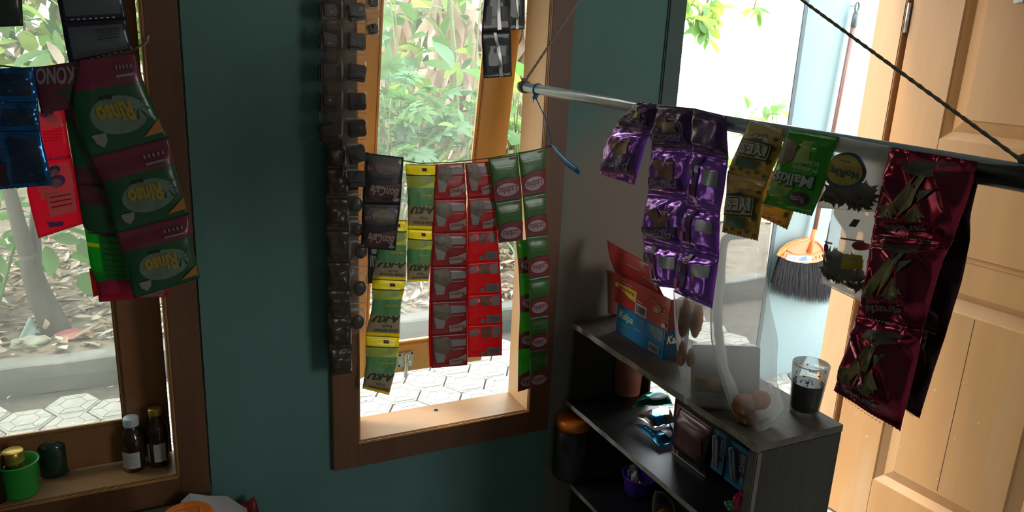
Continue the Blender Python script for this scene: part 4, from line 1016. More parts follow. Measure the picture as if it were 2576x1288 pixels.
# blue raffia ribbon knotted round the pole
M_RAF = film('blue_raffia', (.05, .34, .60), .4, .35)
rbn = thing('raffia_ribbon', onP(1352, 232, PA0, pn), 'blue raffia ribbon knotted round the far end of the pole', 'ribbon')
c = PA0 + pdir * (onP(1353, 232, PA0, pn) - PA0).dot(pdir)
mb = MB()
mb.tube([c + (pn * math.cos(a) + Vector((0, 0, 1)) * math.sin(a)) * (R0 + .0012) + pdir * .0015 * math.sin(2 * a) for a in [2 * PI * i / 18 for i in range(19)]], .0016, 6)
ky = c + pn * .006 - Vector((0, 0, .016)); mb.blob(ky, .006, 0, 2, .5, 20)
for k, (dx, dz) in enumerate(((.014, -.006), (.010, -.014), (.016, .002))):
    e = ky + pdir * -dx * .8 + Vector((0, 0, dz)); s = Vector((0, 0, .0035)) + pdir * .002
    mb.add([ky - s * .5, ky + s * .5, e + s, e - s, (ky + e) / 2 + pn * .003], [(0, 4, 3), (0, 1, 4), (1, 2, 4), (2, 3, 4)])
mb.build('knot', M_RAF, rbn, smooth=True)
mb = MB(); mb.tube([ky, onP(1373, 300, PA0, pn), onP(1391, 365, PA0, pn)], [.0016, .0013, .0014], 6)
tl = [onP(*p, PA0, pn) for p in ((1391, 365), (1405, 385), (1425, 408), (1448, 425), (1460, 437))]
wd = [.003, .006, .0075, .0075, .004]
vs = []
for i, p in enumerate(tl):
    s = (Vector((0, 0, 1)) + pdir * .5).normalized() * wd[i]
    vs += [p - s, p + pn * .0035, p + s]
mb.add(vs, [(i * 3 + k, i * 3 + k + 1, i * 3 + k + 4, i * 3 + k + 3) for i in range(4) for k in range(2)])
b_ = mb.build('tail', M_RAF, rbn, smooth=True); md = b_.modifiers.new('thick', 'SOLIDIFY'); md.thickness = .0006

# ------------------------------------------------------------------ strips draped over the pole
def PP(off): return lambda px, py: onP(px, py, PA0 + pn * off, pn)
def fold(rows_t, off, n=4):
    """first row laid over the top of the pole: starts behind it"""
    return rows_t
c2 = lambda x, y: (1480 + x / 2.3, 220 + y / 2.3)
def rows2(L): return [(c2(*a), c2(*b)) for a, b in L]
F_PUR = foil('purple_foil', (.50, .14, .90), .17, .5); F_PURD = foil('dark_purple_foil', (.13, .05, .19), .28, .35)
I_CHO = mat('printed_choco_pillow', (.36, .16, .09), .35, var=(60, .4)); I_PT = ink('lilac_ink', (.42, .32, .55)); I_PLM = ink('plum_print', (.10, .02, .18)); I_SILV = mat('silver_print', (.42, .44, .46), .25, metal=.5); I_LIL = mat('lilac_seam', (.50, .26, .62), .2, metal=.6)
D_PIL = dict(mat=F_PUR, back=F_PURD, puff=.009, crk=.0045, fold=(.003, 7, 5), freq=52, nu=28, nv=30, serr=1, crimp=.07, prints=[('poly', [(.15, .30), (.45, .26), (.55, .46), (.30, .52)], I_CHO), ('poly', [(.38, .40), (.70, .36), (.74, .60), (.42, .64)], I_CHO), ('rect', .53, .29, .72, .33, I_Y), ('poly', [(.08, .66), (.90, .60), (.94, .86), (.10, .90)], I_PLM), ('text', 'Pillows', .50, .755, .74, .17, I_PT, 184, .2, .015)])
D_PILB = dict(mat=F_PUR, back=F_PURD, puff=.009, crk=.0042, freq=52, nu=26, nv=30, serr=1, crimp=.07, prints=[('rect', .52, .22, .92, .48, I_SILV), ('rect', .08, .30, .24, .42, I_GR), ('rect', .06, .58, .22, .78, I_LIL), ('rect', .30, .05, .40, .95, F_PURD)] + [('rect', .10, .10 + .035 * k, .34, .115 + .035 * k, I_PT) for k in range(3)])
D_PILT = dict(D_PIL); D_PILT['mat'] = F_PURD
strip('hanging_purple_snack_strip', 'narrow strip of two purple foil snack sachets flaring from the pole at left', 'sachet strip',
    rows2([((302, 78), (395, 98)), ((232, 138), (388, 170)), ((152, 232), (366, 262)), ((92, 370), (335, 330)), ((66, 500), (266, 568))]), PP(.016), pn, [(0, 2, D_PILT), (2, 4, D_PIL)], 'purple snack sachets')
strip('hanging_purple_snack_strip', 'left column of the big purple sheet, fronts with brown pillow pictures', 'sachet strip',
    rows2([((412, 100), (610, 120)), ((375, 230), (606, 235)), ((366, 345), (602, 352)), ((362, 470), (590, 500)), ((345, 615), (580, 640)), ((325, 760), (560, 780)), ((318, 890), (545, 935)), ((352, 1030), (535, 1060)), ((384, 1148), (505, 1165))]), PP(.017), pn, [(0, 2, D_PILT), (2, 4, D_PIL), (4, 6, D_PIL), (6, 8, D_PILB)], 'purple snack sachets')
strip('hanging_purple_snack_strip', 'right column of the big purple sheet, backs with grey barcode boxes', 'sachet strip',
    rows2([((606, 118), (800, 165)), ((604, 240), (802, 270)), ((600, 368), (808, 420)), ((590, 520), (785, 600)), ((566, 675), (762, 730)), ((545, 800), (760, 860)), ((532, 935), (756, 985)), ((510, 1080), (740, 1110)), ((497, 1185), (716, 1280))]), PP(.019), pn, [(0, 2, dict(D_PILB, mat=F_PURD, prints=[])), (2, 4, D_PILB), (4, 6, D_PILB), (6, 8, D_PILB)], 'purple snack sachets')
# garlic snack
c3 = lambda x, y: (1800 + x / 2.576, 280 + y / 2.576)
def rows3(L): return [(c3(*a), c3(*b)) for a, b in L]
F_GLD = foil('mustard_foil', (.80, .48, .08), .3, 0, trans=.12); F_GLDD = mat('brown_spot_print', (.20, .10, .025), .4); F_CRM = foil('cream_foil', (.80, .62, .28), .3, 0, trans=.25); I_CRM = ink('cream_ink', (.66, .60, .36)); I_GNB = ink('green_badge', (.03, .16, .08)); I_BRN = ink('brown_ink', (.10, .06, .02))
spots = [('ell', .1 + .2 * k, .93 - .03 * (k % 2), .05, .025, F_GLDD) for k in range(5)] + [('ell', .92, .3 + .2 * k, .05, .05, F_GLDD) for k in range(3)]
def D_GAR(top): return dict(mat=F_GLD, puff=.006, crk=.0022, freq=55, nu=22, nv=24, serr=1, bands=[(0, .42, F_CRM)] if top else [], prints=spots + [('text', 'GARLIC', .55, .28, .44, .075, I_BRN, 184, 0, .02), ('poly', [(.14, .42), (.40, .38), (.52, .33), (.66, .40), (.90, .42), (.92, .70), (.12, .72)], I_K), ('poly', [(.17, .44), (.88, .44), (.89, .68), (.15, .70)], I_CRM), ('text', 'IYES', .53, .565, .66, .22, I_BRN, 182, 0, .05), ('text', 'IYES', .525, .56, .62, .17, I_W, 182, 0, .02), ('poly', [(.22, .73), (.72, .73), (.74, .86), (.20, .86)], I_GNB)])
strip('hanging_garlic_snack_strip', 'mustard yellow strip of two garlic snack sachets on the pole', 'sachet strip',
    rows3([((222, 62), (440, 110)), ((165, 190), (425, 250)), ((78, 395), (338, 455)), ((68, 560), (312, 580)), ((42, 785), (272, 842))]), PP(.017), pn, [(0, 2, D_GAR(True)), (2, 4, D_GAR(False))], 'garlic snack sachets')
strip('hanging_garlic_snack_strip', 'brown shaded back end of the garlic strip below the green pack', 'sachet strip',
    rows3([((330, 380), (545, 400)), ((312, 560), (520, 600)), ((298, 690), (463, 768))]), PP(-.022), pn, [(0, 2, dict(mat=F_GLD, puff=.005, crk=.002, serr=1, prints=[('rect', .15, .62, .45, .82, I_BOX)] + spots))], 'garlic snack sachets')
# green wafer pack
F_LG2 = foil('leaf_green_foil', (.10, .46, .05), .25, .15, trans=.3); I_LIME = mat('lime_foliage_print', (.45, .62, .06), .4, var=(60, .5), col2=(.10, .30, .03)); I_DGR = ink('bottle_green_ink', (.02, .10, .02)); I_MRN = ink('maroon_oval', (.16, .03, .06)); I_BIS = mat('printed_biscuit', (.26, .15, .07), .4, var=(70, .4))
strip('hanging_green_wafer_pack', 'bright green cracker pack with upside-down white lettering draped on the pole', 'snack pack',
    rows3([((478, 112), (802, 168)), ((430, 250), (745, 330)), ((372, 430), (705, 480)), ((308, 600), (622, 680))]), PP(.017), pn, [(0, 3, dict(mat=F_LG2, puff=.010, crk=.0028, freq=45, nu=28, nv=34, serr=1, crimp=.06, prints=[
    ('poly', [(.45, .13), (.70, .12), (.74, .40), (.44, .44)], I_LIME), ('poly', [(.10, .70), (.48, .64), (.60, .74), (.42, .85), (.12, .84)], I_LIME), ('poly', [(.10, .14), (.42, .18), (.44, .40), (.22, .50), (.08, .45)], I_BIS),
    ('text', 'Kopyor', .70, .37, .44, .085, I_W, 180, 0, .015), ('text', 'Kelapa', .70, .47, .44, .085, I_W, 180, 0, .015), ('text', 'Malkist', .505, .64, .86, .175, I_DGR, 180, 0, .075), ('text', 'Malkist', .50, .635, .82, .15, I_W, 180, 0, .025), ('ell', .74, .83, .19, .075, I_MRN), ('text', 'Roma', .74, .83, .24, .065, I_W, 180)]))])
# clear snack packs with an oval logo
M_CHIP = mat('brown_snack', (.16, .115, .08), .8, var=(60, .5)); I_NAVY = ink('navy_ink', (.03, .07, .16)); I_AMB = ink('amber_logo', (.62, .42, .03)); 
mo = thing('hanging_clear_snack_pack', onP(*c3(960, 190), PA0, pn), 'clear snack packs with a yellow and blue oval logo, left of the maroon packs', 'snack pack')
def pack(rows, off, d, name, chips, seed):
    un = PP(off); rr = rows3(rows); Lp = [un(*a) for a, b in rr]; Rp = [un(*b) for a, b in rr]
    o, fn = sachet(mo, Lp, Rp, pn, 0, len(rr) - 1, d, name=name)
    rg = random.Random(seed); mb = MB(); T = len(rr) - 1
    for k in range(chips):
        u = rg.uniform(.06, .94); v = rg.uniform(*d['fill'])
        q = cr(Lp, v * T) * (1 - u) + cr(Rp, v * T) * u + pn * (off * 0 + rg.uniform(-.002, .004))
        a = rg.uniform(0, PI); s = pdir * math.cos(a) + Vector((0, 0, 1)) * math.sin(a); t = s.cross(pn)
        w, h = rg.uniform(.006, .011), rg.uniform(.003, .005)
        mb.add([q - s * w, q - t * h + pn * .001, q + s * w, q + t * h + pn * .001, q + pn * .003], [(0, 1, 4), (1, 2, 4), (2, 3, 4), (3, 0, 4), (3, 2, 1, 0)])
    tag(mb.build('snack_pieces', M_CHIP, o), kind='stuff')
pack([((800, 162), (1130, 225)), ((760, 320), (1100, 400)), ((700, 480), (1060, 560)), ((660, 625), (1040, 655))], .0155, dict(mat=CLEARG, puff=.010, crk=.0028, nu=26, nv=26, fill=(.55, .88),
    prints=[('ell', .42, .40, .40, .225, I_NAVY), ('ell', .40, .395, .36, .19, I_AMB), ('text', 'MoRing', .41, .42, .58, .13, I_NAVY, 182, 0, .03), ('rect', .30, .275, .50, .29, I_NAVY), ('ell', .72, .72, .13, .05, I_MRN), ('ell', .35, .76, .13, .05, I_MRN)]), 'pack', 150, 3)
pack([((760, 610), (1060, 650)), ((735, 780), (1020, 830)), ((705, 960), (985, 1040)), ((682, 1112), (945, 1235))], -.018, dict(mat=CLEARG, puff=.010, crk=.0026, nu=26, nv=26, fill=(.55, .86),
    prints=[('rect', .55, .14, .70, .22, I_K), ('rect', .25, -.0, .40, .04, I_NAVY), ('rect', .48, .35, .93, .37, I_GR), ('rect', .06, .43, .30, .45, I_GR), ('ell', .16, .50, .075, .05, I_MRN), ('text', 'snack', .20, .585, .28, .05, I_MRN, 4, 0, .02), ('ell', .88, .41, .14, .045, ink('red_oval', (.45, .05, .07))), ('poly', [(.58, .52), (.95, .50), (.97, .64), (.6, .68)], I_AMB), ('rect', .70, .545, .90, .56, I_GR)]), 'pack', 120, 5)
# maroon peanut packs, two columns
cg = lambda x, y: (2040 + x / 1.694, 340 + y / 1.694)
def rowsg(L): return [(cg(*a), cg(*b)) for a, b in L]
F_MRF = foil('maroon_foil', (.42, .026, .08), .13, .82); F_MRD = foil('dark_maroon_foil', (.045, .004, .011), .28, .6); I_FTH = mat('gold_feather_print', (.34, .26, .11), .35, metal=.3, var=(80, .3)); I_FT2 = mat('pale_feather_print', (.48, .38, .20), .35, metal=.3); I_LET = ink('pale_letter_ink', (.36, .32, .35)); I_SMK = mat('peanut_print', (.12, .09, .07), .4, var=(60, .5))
def fan(cx, cy, r0, r1, a0, a1, n):
    p = [(cx, cy)]
    for k in range(n + 1):
        a = a0 + (a1 - a0) * k / n
        p.append((cx + r1 * math.cos(a) * (.93 if k % 2 else 1.06), cy + r1 * math.sin(a) * (.93 if k % 2 else 1.06)))
    return p
D_GRD = dict(mat=F_MRF, back=F_MRD, puff=.011, crk=.0060, fold=(.0045, 8.5, -4.5), freq=34, nu=40, nv=40, serr=1, crimp=.07, prints=[('poly', [(.28, .12), (.80, .10), (.84, .24), (.55, .30), (.30, .22)], I_SMK),
    ('poly', [(.50, .24), (.34, .48), (.22, .62), (.16, .72), (.30, .74), (.44, .60)], I_FTH), ('poly', [(.54, .26), (.60, .28), (.50, .62), (.40, .72), (.34, .80)], I_FT2),
    ('poly', fan(.24, .62, 0, .17, 1.2, 3.0, 12), I_FTH), ('poly', fan(.56, .60, 0, .20, .7, 2.2, 14), I_FTH), ('poly', [(.58, .44), (.74, .42), (.62, .54), (.60, .58)], I_GR),
    ('text', 'garuda', .45, .875, .58, .10, I_LET, 184, 0, .02)] + [('rect', .12 + .055 * k, .985, .145 + .055 * k, .995, I_W) for k in range(14)])
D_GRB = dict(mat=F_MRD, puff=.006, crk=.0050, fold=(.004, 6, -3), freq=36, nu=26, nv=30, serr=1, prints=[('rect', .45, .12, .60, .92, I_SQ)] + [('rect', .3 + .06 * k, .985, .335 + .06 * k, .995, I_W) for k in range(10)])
strip('hanging_peanut_strip', 'front column of three maroon foil peanut packs at the near end of the pole', 'sachet strip',
    rowsg([((340, 50), (712, 112)), ((296, 250), (672, 260)), ((262, 420), (600, 460)), ((246, 560), (560, 545)), ((196, 770), (478, 830)), ((148, 930), (455, 960)), ((98, 1090), (380, 1262))]), PP(.018), pn, [(0, 2, D_GRD), (2, 4, D_GRD), (4, 6, D_GRD)], 'maroon peanut packs')
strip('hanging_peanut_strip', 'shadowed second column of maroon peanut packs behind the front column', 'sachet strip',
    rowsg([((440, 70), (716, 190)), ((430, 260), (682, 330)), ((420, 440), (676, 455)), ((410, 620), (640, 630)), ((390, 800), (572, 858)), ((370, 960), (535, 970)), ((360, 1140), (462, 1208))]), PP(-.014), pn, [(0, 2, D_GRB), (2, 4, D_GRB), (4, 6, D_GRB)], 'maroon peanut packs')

# ------------------------------------------------------------------ wooden rack against the window wall
RX0, RX1 = 1.066, 1.300; RY0, RY1 = -0.755, -0.030
M_RACK = mat('weathered_rack_wood', (.11, .085, .064), .7, var=(9, .7), stretch=(1, .2, 1), bump=(35, .25), dirt=(4, (.17, .15, .13), .60))
M_EDGE = mat('worn_pale_edge', (.42, .37, .31), .8, var=(14, .6), bump=(50, .4), col2=(.13, .11, .09))
M_LINER = mat('black_shelf_liner', (.020, .022, .026), .38, var=(4, .4), stretch=(1, .1, 1), dirt=(9, (.075, .08, .085), .66))
rk = thing('wooden_rack', (1.18, -.39, 0), 'dark weathered wooden rack with three boards standing beside the middle window', 'rack')
def warp_board(name, x0, x1, y0, y1, z0, z1, m, amp=.003):
    mb = MB(); N = 24
    for k in range(N + 1):
        y = y0 + (y1 - y0) * k / N
        e = amp * noise.noise(Vector((y * 14, z0 * 9, 1))); e2 = amp * noise.noise(Vector((y * 20, z0 * 9, 4)))
        mb.v += [Vector((x0 + e, y, z0 + e2 * .5)), Vector((x1, y, z0)), Vector((x1, y, z1)), Vector((x0 + e2, y, z1 + e * .3))]
    for k in range(N):
        a = k * 4
        for i in range(4): mb.f.append((a + i, a + (i + 1) % 4, a + 4 + (i + 1) % 4, a + 4 + i)); mb.m.append(1 if (i == 3 and isinstance(m, list) and len(m) > 1) else 0)
    mb.f += [(3, 2, 1, 0), tuple(N * 4 + i for i in range(4))]; mb.m += [0, 0]
    return recalc(mb.build(name, m, rk))
TZ, S2Z, S3Z = .904, .660, .425
warp_board('shelf_board', RX0 - .004, RX1, RY0, RY1, TZ - .016, TZ, [M_RACK, M_EDGE], .004)
warp_board('shelf_board', RX0, RX1, RY0 + .018, RY1 + .012, S2Z - .014, S2Z, [M_LINER, M_EDGE], .002)
warp_board('shelf_board', RX0 - .004, RX1, RY0 + .018, -.085, S3Z - .014, S3Z, [M_LINER, M_EDGE], .004)
M_ENDP = mat('dark_end_panel', (.040, .036, .029), .8, var=(5, .55), stretch=(1, 1, .15), bump=(40, .3))  # darker tone than the shelf boards
MB().box((RX0, RY0, 0), (RX1, RY0 + .018, TZ - .016)).build('end_panel', M_ENDP, rk, bevel=.002)
MB().box((RX0 + .012, RY1 - .006, S2Z), (RX1, RY1 + .010, TZ - .016)).build('end_panel', M_ENDP, rk, bevel=.002)
MB().box((RX0 + .04, RY1 - .006, 0), (RX1, RY1 + .010, S2Z - .014)).build('end_panel', M_ENDP, rk, bevel=.002)
MB().box((RX0 - .003, RY0 - .002, .01), (RX0 + .012, RY0 + .022, TZ - .016)).build('corner_post', mat('worn_corner', (.16, .13, .105), .8, var=(12, .5), bump=(40, .3)), rk, bevel=.002)
MB().box((RX0, RY0 + .018, .02), (RX1, RY1, .034)).build('shelf_board', M_RACK, rk, bevel=.002)

M_BACK = mat('rack_back_board', (.05, .045, .038), .85, var=(6, .5))
yb1 = onX(1636, 985, RX1).y; yb2 = onX(1706, 985, RX1).y
MB().box((RX1 - .008, yb1, S2Z), (RX1 - .001, RY1, TZ - .016)).build('back_board', M_BACK, rk, bevel=.001)
MB().box((RX1 - .008, RY0 + .018, S2Z), (RX1 - .001, yb2, TZ - .016)).build('back_board', M_BACK, rk, bevel=.001)
MB().box((RX1 - .008, RY0 + .018, .034), (RX1 - .001, RY1, S2Z - .014)).build('back_board', M_BACK, rk, bevel=.001)
# boxes on top
cb2 = lambda x, y: (1400 + x / 3.39, 580 + y / 3.39)
F_BLUE = mat('blue_card', (.014, .24, .54), .35, coat=.3); F_REDC = mat('red_card', (.46, .030, .028), .35, coat=.3); F_DBL = mat('dark_blue_card', (.012, .05, .11), .4)
bl0 = onZ(*cb2(505, 852), TZ); bl1 = onZ(*cb2(898, 1106), TZ)
bxX = (bl0.x + bl1.x) / 2; by1, by0 = bl0.y, bl1.y            # far / near end
bh = onX(*cb2(520, 612), bxX).z - TZ
def card_box(name, label, x0, y0, y1, z0, h, dpt_, m, mside, prints_front, prints_end, group=None):
    r = thing(name, (x0 + dpt_ / 2, (y0 + y1) / 2, z0), label, 'box', group)
    MB().box((x0, y0, z0), (x0 + dpt_, y1, z0 + h)).build('carton', [m], r, bevel=.0012)
    ff = lambda u, v, l: Vector((x0 - l * .5, y1 + (y0 - y1) * u, z0 + h * (1 - v)))
    printed(r, ff, prints_front, 'front_print')
    fe = lambda u, v, l: Vector((x0 + dpt_ * u, y0 - l * .5, z0 + h * (1 - v)))
    printed(r, fe, [('rect', 0.01, .01, .99, .99, mside)] + prints_end, 'end_print')
    return r
I_PB = ink('pale_blue_panel_print', (.20, .36, .48)); I_YW = ink('cream_letter', (.80, .78, .42))
card_box('wafer_box', 'blue wafer carton lying under the red carton on the rack', bxX, by0, by1, TZ, bh, .075, F_BLUE, F_DBL,
    [('text', 'Kalpa', .21, .36, .30, .34, I_YW, 0, .15, .02), ('rect', .10, .60, .32, .66, ink('green_ink', (.15, .35, .10))), ('rect', .40, .50, .52, .56, I_PB), ('poly', [(.40, .05), (.62, .05), (.62, .48), (.40, .45)], I_PB if False else ink('mid_blue_print', (.03, .22, .42))), ('poly', [(.68, .10), (.97, .04), (.97, .46), (.82, .46), (.72, .30)], I_PB), ('rect', .72, .66, .92, .92, I_W)] + [('rect', .735 + .022 * k, .70, .745 + .022 * k, .88, I_K) for k in range(8)] + [('rect', .08, .76 + .06 * k, .34, .775 + .06 * k, I_PB) for k in range(3)],
    [('text', 'Kalpa', .45, .40, .7, .36, I_YW, 0, .15, .02)])
rz = TZ + bh + .0005; ry1 = onX(*cb2(490, 580), bxX - .004).y; ry0 = onX(*cb2(958, 856), bxX - .004).y
rh = onX(*cb2(500, 345), bxX - .004).z - rz
rb_ = card_box('wafer_bar_box', 'red display carton with a raised lid flap standing on the blue carton', bxX - .006, ry0, ry1, rz, rh, .085, F_REDC, mat('dark_red_card', (.12, .01, .012), .4),
    [('poly', [(.02, .33), (.10, .30), (.42, .30), (.42, .66), (.30, .62), (.12, .46), (.02, .46)], I_Y), ('text', 'beng-beng', .23, .42, .30, .16, F_REDC, 0, .1, .03), ('rect', .07, .10, .22, .13, I_LOGO), ('rect', .10, .20, .34, .23, I_LOGO), ('rect', .42, .63, .63, .97, I_W)] + [('rect', .44 + .02 * k, .68, .45 + .02 * k, .93, I_K) for k in range(9)] + [('rect', .42, .52, .55, .57, I_LOGO), ('ell', .82, .46, .055, .10, I_CHO), ('ell', .78, .52, .055, .085, ink('amber_wafer', (.60, .36, .08))), ('rect', .90, .80, .96, .92, I_W)] + [('rect', .70 + .08 * k, .28 + .06 * k, .80 + .08 * k, .30 + .06 * k, I_LOGO) for k in range(3)] + [('rect', .88, .50 + .1 * k, .97, .52 + .1 * k, I_LOGO) for k in range(3)], [])
# raised flap, leaning slightly to the far side
f00 = Vector((bxX - .006, ry1, rz + rh)); f10 = Vector((bxX - .006, ry0 + .03, rz + rh)); tl_ = onX(*cb2(435, 85), bxX - .012)
tr_ = tl_ + (f10 - f00) * 1.02 + Vector((0, 0, -.012))
def flapf(u, v, l): return (f00 * (1 - u) + f10 * u) * v + (tl_ * (1 - u) + tr_ * u) * (1 - v) + Vector((-l * .5 - .006 * math.sin(PI * v), 0, 0))
mb = MB(); mb.grid(lambda u, v: flapf(u, v, 0), 8, 8)
fl = mb.build('lid_flap', F_REDC, rb_, smooth=True); md = fl.modifiers.new('thick', 'SOLIDIFY'); md.thickness = .0012; md.offset = -1
printed(fl, flapf, [('poly', [(.01, .01), (.30, .08), (.34, .22), (.16, .36), (.04, .40)], mat('dark_choco_print', (.07, .035, .025), .4, var=(60, .5))), ('poly', [(.30, .18), (.62, .18), (.68, .34), (.30, .38)], I_Y), ('text', 'beng-beng', .50, .16, .36, .09, I_W, 0, .1, .03), ('rect', .70, .24, .98, .29, I_W), ('rect', .42, .42, .66, .455, I_LOGO), ('rect', .68, .57, .98, .61, I_LOGO), ('rect', .78, .65, .97, .69, I_LOGO)], 'flap_print')

# pink tumblers
M_PINKP = mat('salmon_plastic', (.76, .27, .18), .4, trans=.2)
def tumbler(c, r0, r1, h, label, name='plastic_tumbler'):
    r = thing(name, c, label, 'cup', 'salmon tumblers')
    prof = [(0, .002), (r0 * .92, .0), (r0, .004), (r1, h - .006), (r1 + .004, h - .004), (r1 + .004, h), (r1 - .001, h), (r0 - .003, .006), (0, .006)]
    MB().lathe(c, prof, 32).build('body', M_PINKP, r, smooth=True)
    return r
c = onZ(1568, 985, S2Z); tumbler(Vector((c.x + .01, c.y, S2Z)), .046, .056, .205, 'salmon pink tumbler on the middle shelf of the rack')
q = onX(1512, 655, 1.20); tumbler(Vector((1.235, q.y - .048, TZ)), .040, .053, q.z - TZ - .01, 'salmon pink tumbler behind the cartons on the rack top')

# glass with coffee dregs
gc = onZ(2021, 1040, TZ); gr_ = .0345
gl = thing('drinking_glass', Vector((gc.x, gc.y, TZ)), 'drinking glass half full of black coffee at the corner of the rack', 'glass')
M_GL = mat('clear_glass', (.30, .31, .30), .05, trans=.3, clear=.93, coat=.6)
gcz = Vector((gc.x, gc.y, TZ)); gh = .118; g0, g1 = .0295, .0385
MB().lathe(gcz, [(0, 0.0), (g0 - .002, 0), (g0, .003), (g1, gh - .001), (g1 - .001, gh), (g1 - .0018, gh - .001), (g1 - .002, gh - .004)], 36).build('tumbler', M_GL, gl, smooth=True)
lr = lambda z: g0 + (g1 - g0) * z / gh - .0026
lz = .074
MB().lathe(gcz, [(0, .013), (lr(.013), .013), (lr(lz), lz), (0, lz)], 32).build('coffee', mat('black_coffee', (.012, .010, .010), .15), gl, smooth=False)
mb = MB()
for k in range(46):
    a = random.uniform(0, 2 * PI); z = random.uniform(lz + .002, lz + .036) if k < 34 else lz + .001
    rr_ = lr(z) - .0004 if k < 34 else random.uniform(0, .03)
    p = gcz + Vector((rr_ * math.cos(a), rr_ * math.sin(a), z)); t = Vector((-math.sin(a), math.cos(a), 0)); w = random.uniform(.001, .0045)
    if k < 34: mb.add([p - t * w, p + Vector((0, 0, w * .7)), p + t * w, p - Vector((0, 0, w * .6))], [(0, 1, 2, 3)])
    else: mb.blob(p, w * .8, 0, 1, .3, 30, (1, 1, .3))
tag(mb.build('coffee_grounds', mat('brown_grounds', (.20, .11, .06), .9), gl), kind='stuff')

# clear bags with bread rolls and crackers
M_BAG = mat('clear_bag_film', (.58, .58, .56), .14, trans=.45, clear=.73, coat=.6)
vh = Vector((FWD.x, FWD.y, 0)).normalized(); nb_ = -vh
B0 = onZ(1872, 1062, TZ + .002)
def bag(label, rows, P0, d, name='snack_bag'):
    un = lambda px, py: onP(px, py, P0, nb_)
    Lp = [un(*a) for a, b in rows]; Rp = [un(*b) for a, b in rows]
    r = thing(name, (Lp[-1] + Rp[-1]) / 2, label, 'bag')
    sachet(r, Lp, Rp, nb_, 0, len(rows) - 1, d, name='film')
    return r, un
M_ROLL = mat('brown_roll', (.34, .12, .03), .8, var=(30, .4), bump=(60, .3)); M_WAF = mat('tan_wafer', (.36, .23, .09), .85, var=(40, .3))
bg, un = bag('tall clear plastic bag of brown rolls on the rack beside the glass', [((1812, 556), (1940, 560)), ((1797, 680), (1928, 676)), ((1787, 775), (1938, 770)), ((1788, 850), (1956, 850)), ((1802, 915), (1955, 905)), ((1818, 970), (1955, 962)), ((1836, 1025), (1972, 1022)), ((1856, 1064), (1958, 1050)), ((1866, 1080), (1905, 1072))], B0, dict(mat=M_BAG, puff=.030, pw=2.4, crk=.010, freq=20, nu=30, nv=60, crimp=.02))
for k, (px, py, r, sx) in enumerate(((1872, 1015, .026, 1.2), (1912, 1008, .024, 1.0), (1880, 1048, .020, 1.1), (1865, 1072, .007, 1.6))):
    q = un(px, py) + nb_ * (.004 - .006 * (k % 2)); mb = MB(); mb.blob(q, r, 0, 3, .15, 9, (sx, .8, .85)); mb.build('bread_roll' if k < 3 else 'crumb', M_ROLL if k < 3 else M_WAF, bg, smooth=True)
bg2, un = bag('second clear plastic bag with tan wafers and long rolls behind the tall bag', [((1694, 728), (1800, 738)), ((1696, 800), (1800, 820)), ((1702, 870), (1812, 880)), ((1710, 940), (1822, 950)), ((1719, 985), (1834, 1000)), ((1722, 1016), (1845, 1036))], B0 + vh * .062, dict(mat=M_BAG, puff=.016, pw=1.6, crk=.008, freq=22, nu=22, nv=44, crimp=.03))
for k, (px, py, r, s_) in enumerate(((1722, 800, .022, (.62, .5, 2.0)), (1752, 808, .020, (.7, .5, 1.9)), (1716, 890, .016, (.7, .5, 1.8)), (1738, 900, .014, (.8, .5, 1.5)))):
    q = un(px, py); mb = MB(); mb.blob(q, r, 0, 3, .2, 9, s_); mb.build('bread_roll', mat('pale_roll', (.50, .20, .09), .8, var=(25, .4)), bg2, smooth=True)
q = un(1782, 968); rt = Matrix.Rotation(math.radians(63), 3, 'Z')
MB().box(q - Vector((.006, .030, .016)), q + Vector((.006, .030, .018)), rot=Matrix.Rotation(math.radians(-27 + 90), 3, 'Z') @ Matrix.Rotation(PI / 2, 3, 'Z') if False else Matrix.Rotation(math.radians(63), 3, 'Z')).build('wafer', M_WAF, bg2, bevel=.003)
# grey translucent tray standing behind the bags
q = onP(1830, 960, B0 + vh * .10, nb_)
q0, q1, q2, q3 = (onP(*p, B0 + vh * .105, nb_) for p in ((1742, 868), (1914, 874), (1914, 985), (1742, 980)))
low = min(q2.z, q3.z); 
mb = MB()
for k in range(4): pass
fr = [q0, q1, Vector((q2.x, q2.y, TZ + .001)), Vector((q3.x, q3.y, TZ + .001))]
mb.add(fr + [p + vh * .014 for p in fr], [(0, 1, 2, 3), (7, 6, 5, 4), (0, 4, 5, 1), (1, 5, 6, 2), (2, 6, 7, 3), (3, 7, 4, 0)])
tag(mb.build('grey_case', mat('smoky_grey_plastic', (.07, .07, .085), .4, trans=.1), None, bevel=.003, loc=(fr[2] + fr[3]) / 2), 'smoky grey rectangular plastic case standing behind the clear bags', 'case')

# middle shelf: crumpled packs, dark pouch, blue razor cards, pink candy
c6b = lambda x, y: (1480 + x / 3.903, 960 + y / 3.903)
F_TEAL = foil('teal_green_foil', (.02, .22, .17), .2, .6); F_SLV = foil('silver_foil', (.62, .60, .52), .15, .9); F_SKY = foil('sky_blue_foil', (.02, .28, .62), .2, .6)
def lying(name, label, ptsq, z, tilt, d, group):
    P4 = [onZ(*c6b(*p), z) for p in ptsq]      # tl, tr, br, bl seen from the camera
    P4 = [p + Vector((0, 0, t)) for p, t in zip(P4, tilt)]
    n = (P4[1] - P4[0]).cross(P4[3] - P4[0]).normalized()
    if n.z < 0: n = -n
    r = thing(name, sum(P4, Vector()) / 4, label, 'snack pack', group)
    sachet(r, [P4[0], (P4[0] + P4[3]) / 2 + n * .004, P4[3]], [P4[1], (P4[1] + P4[2]) / 2 + n * .004, P4[2]], n, 0, 2, d, name='sachet')
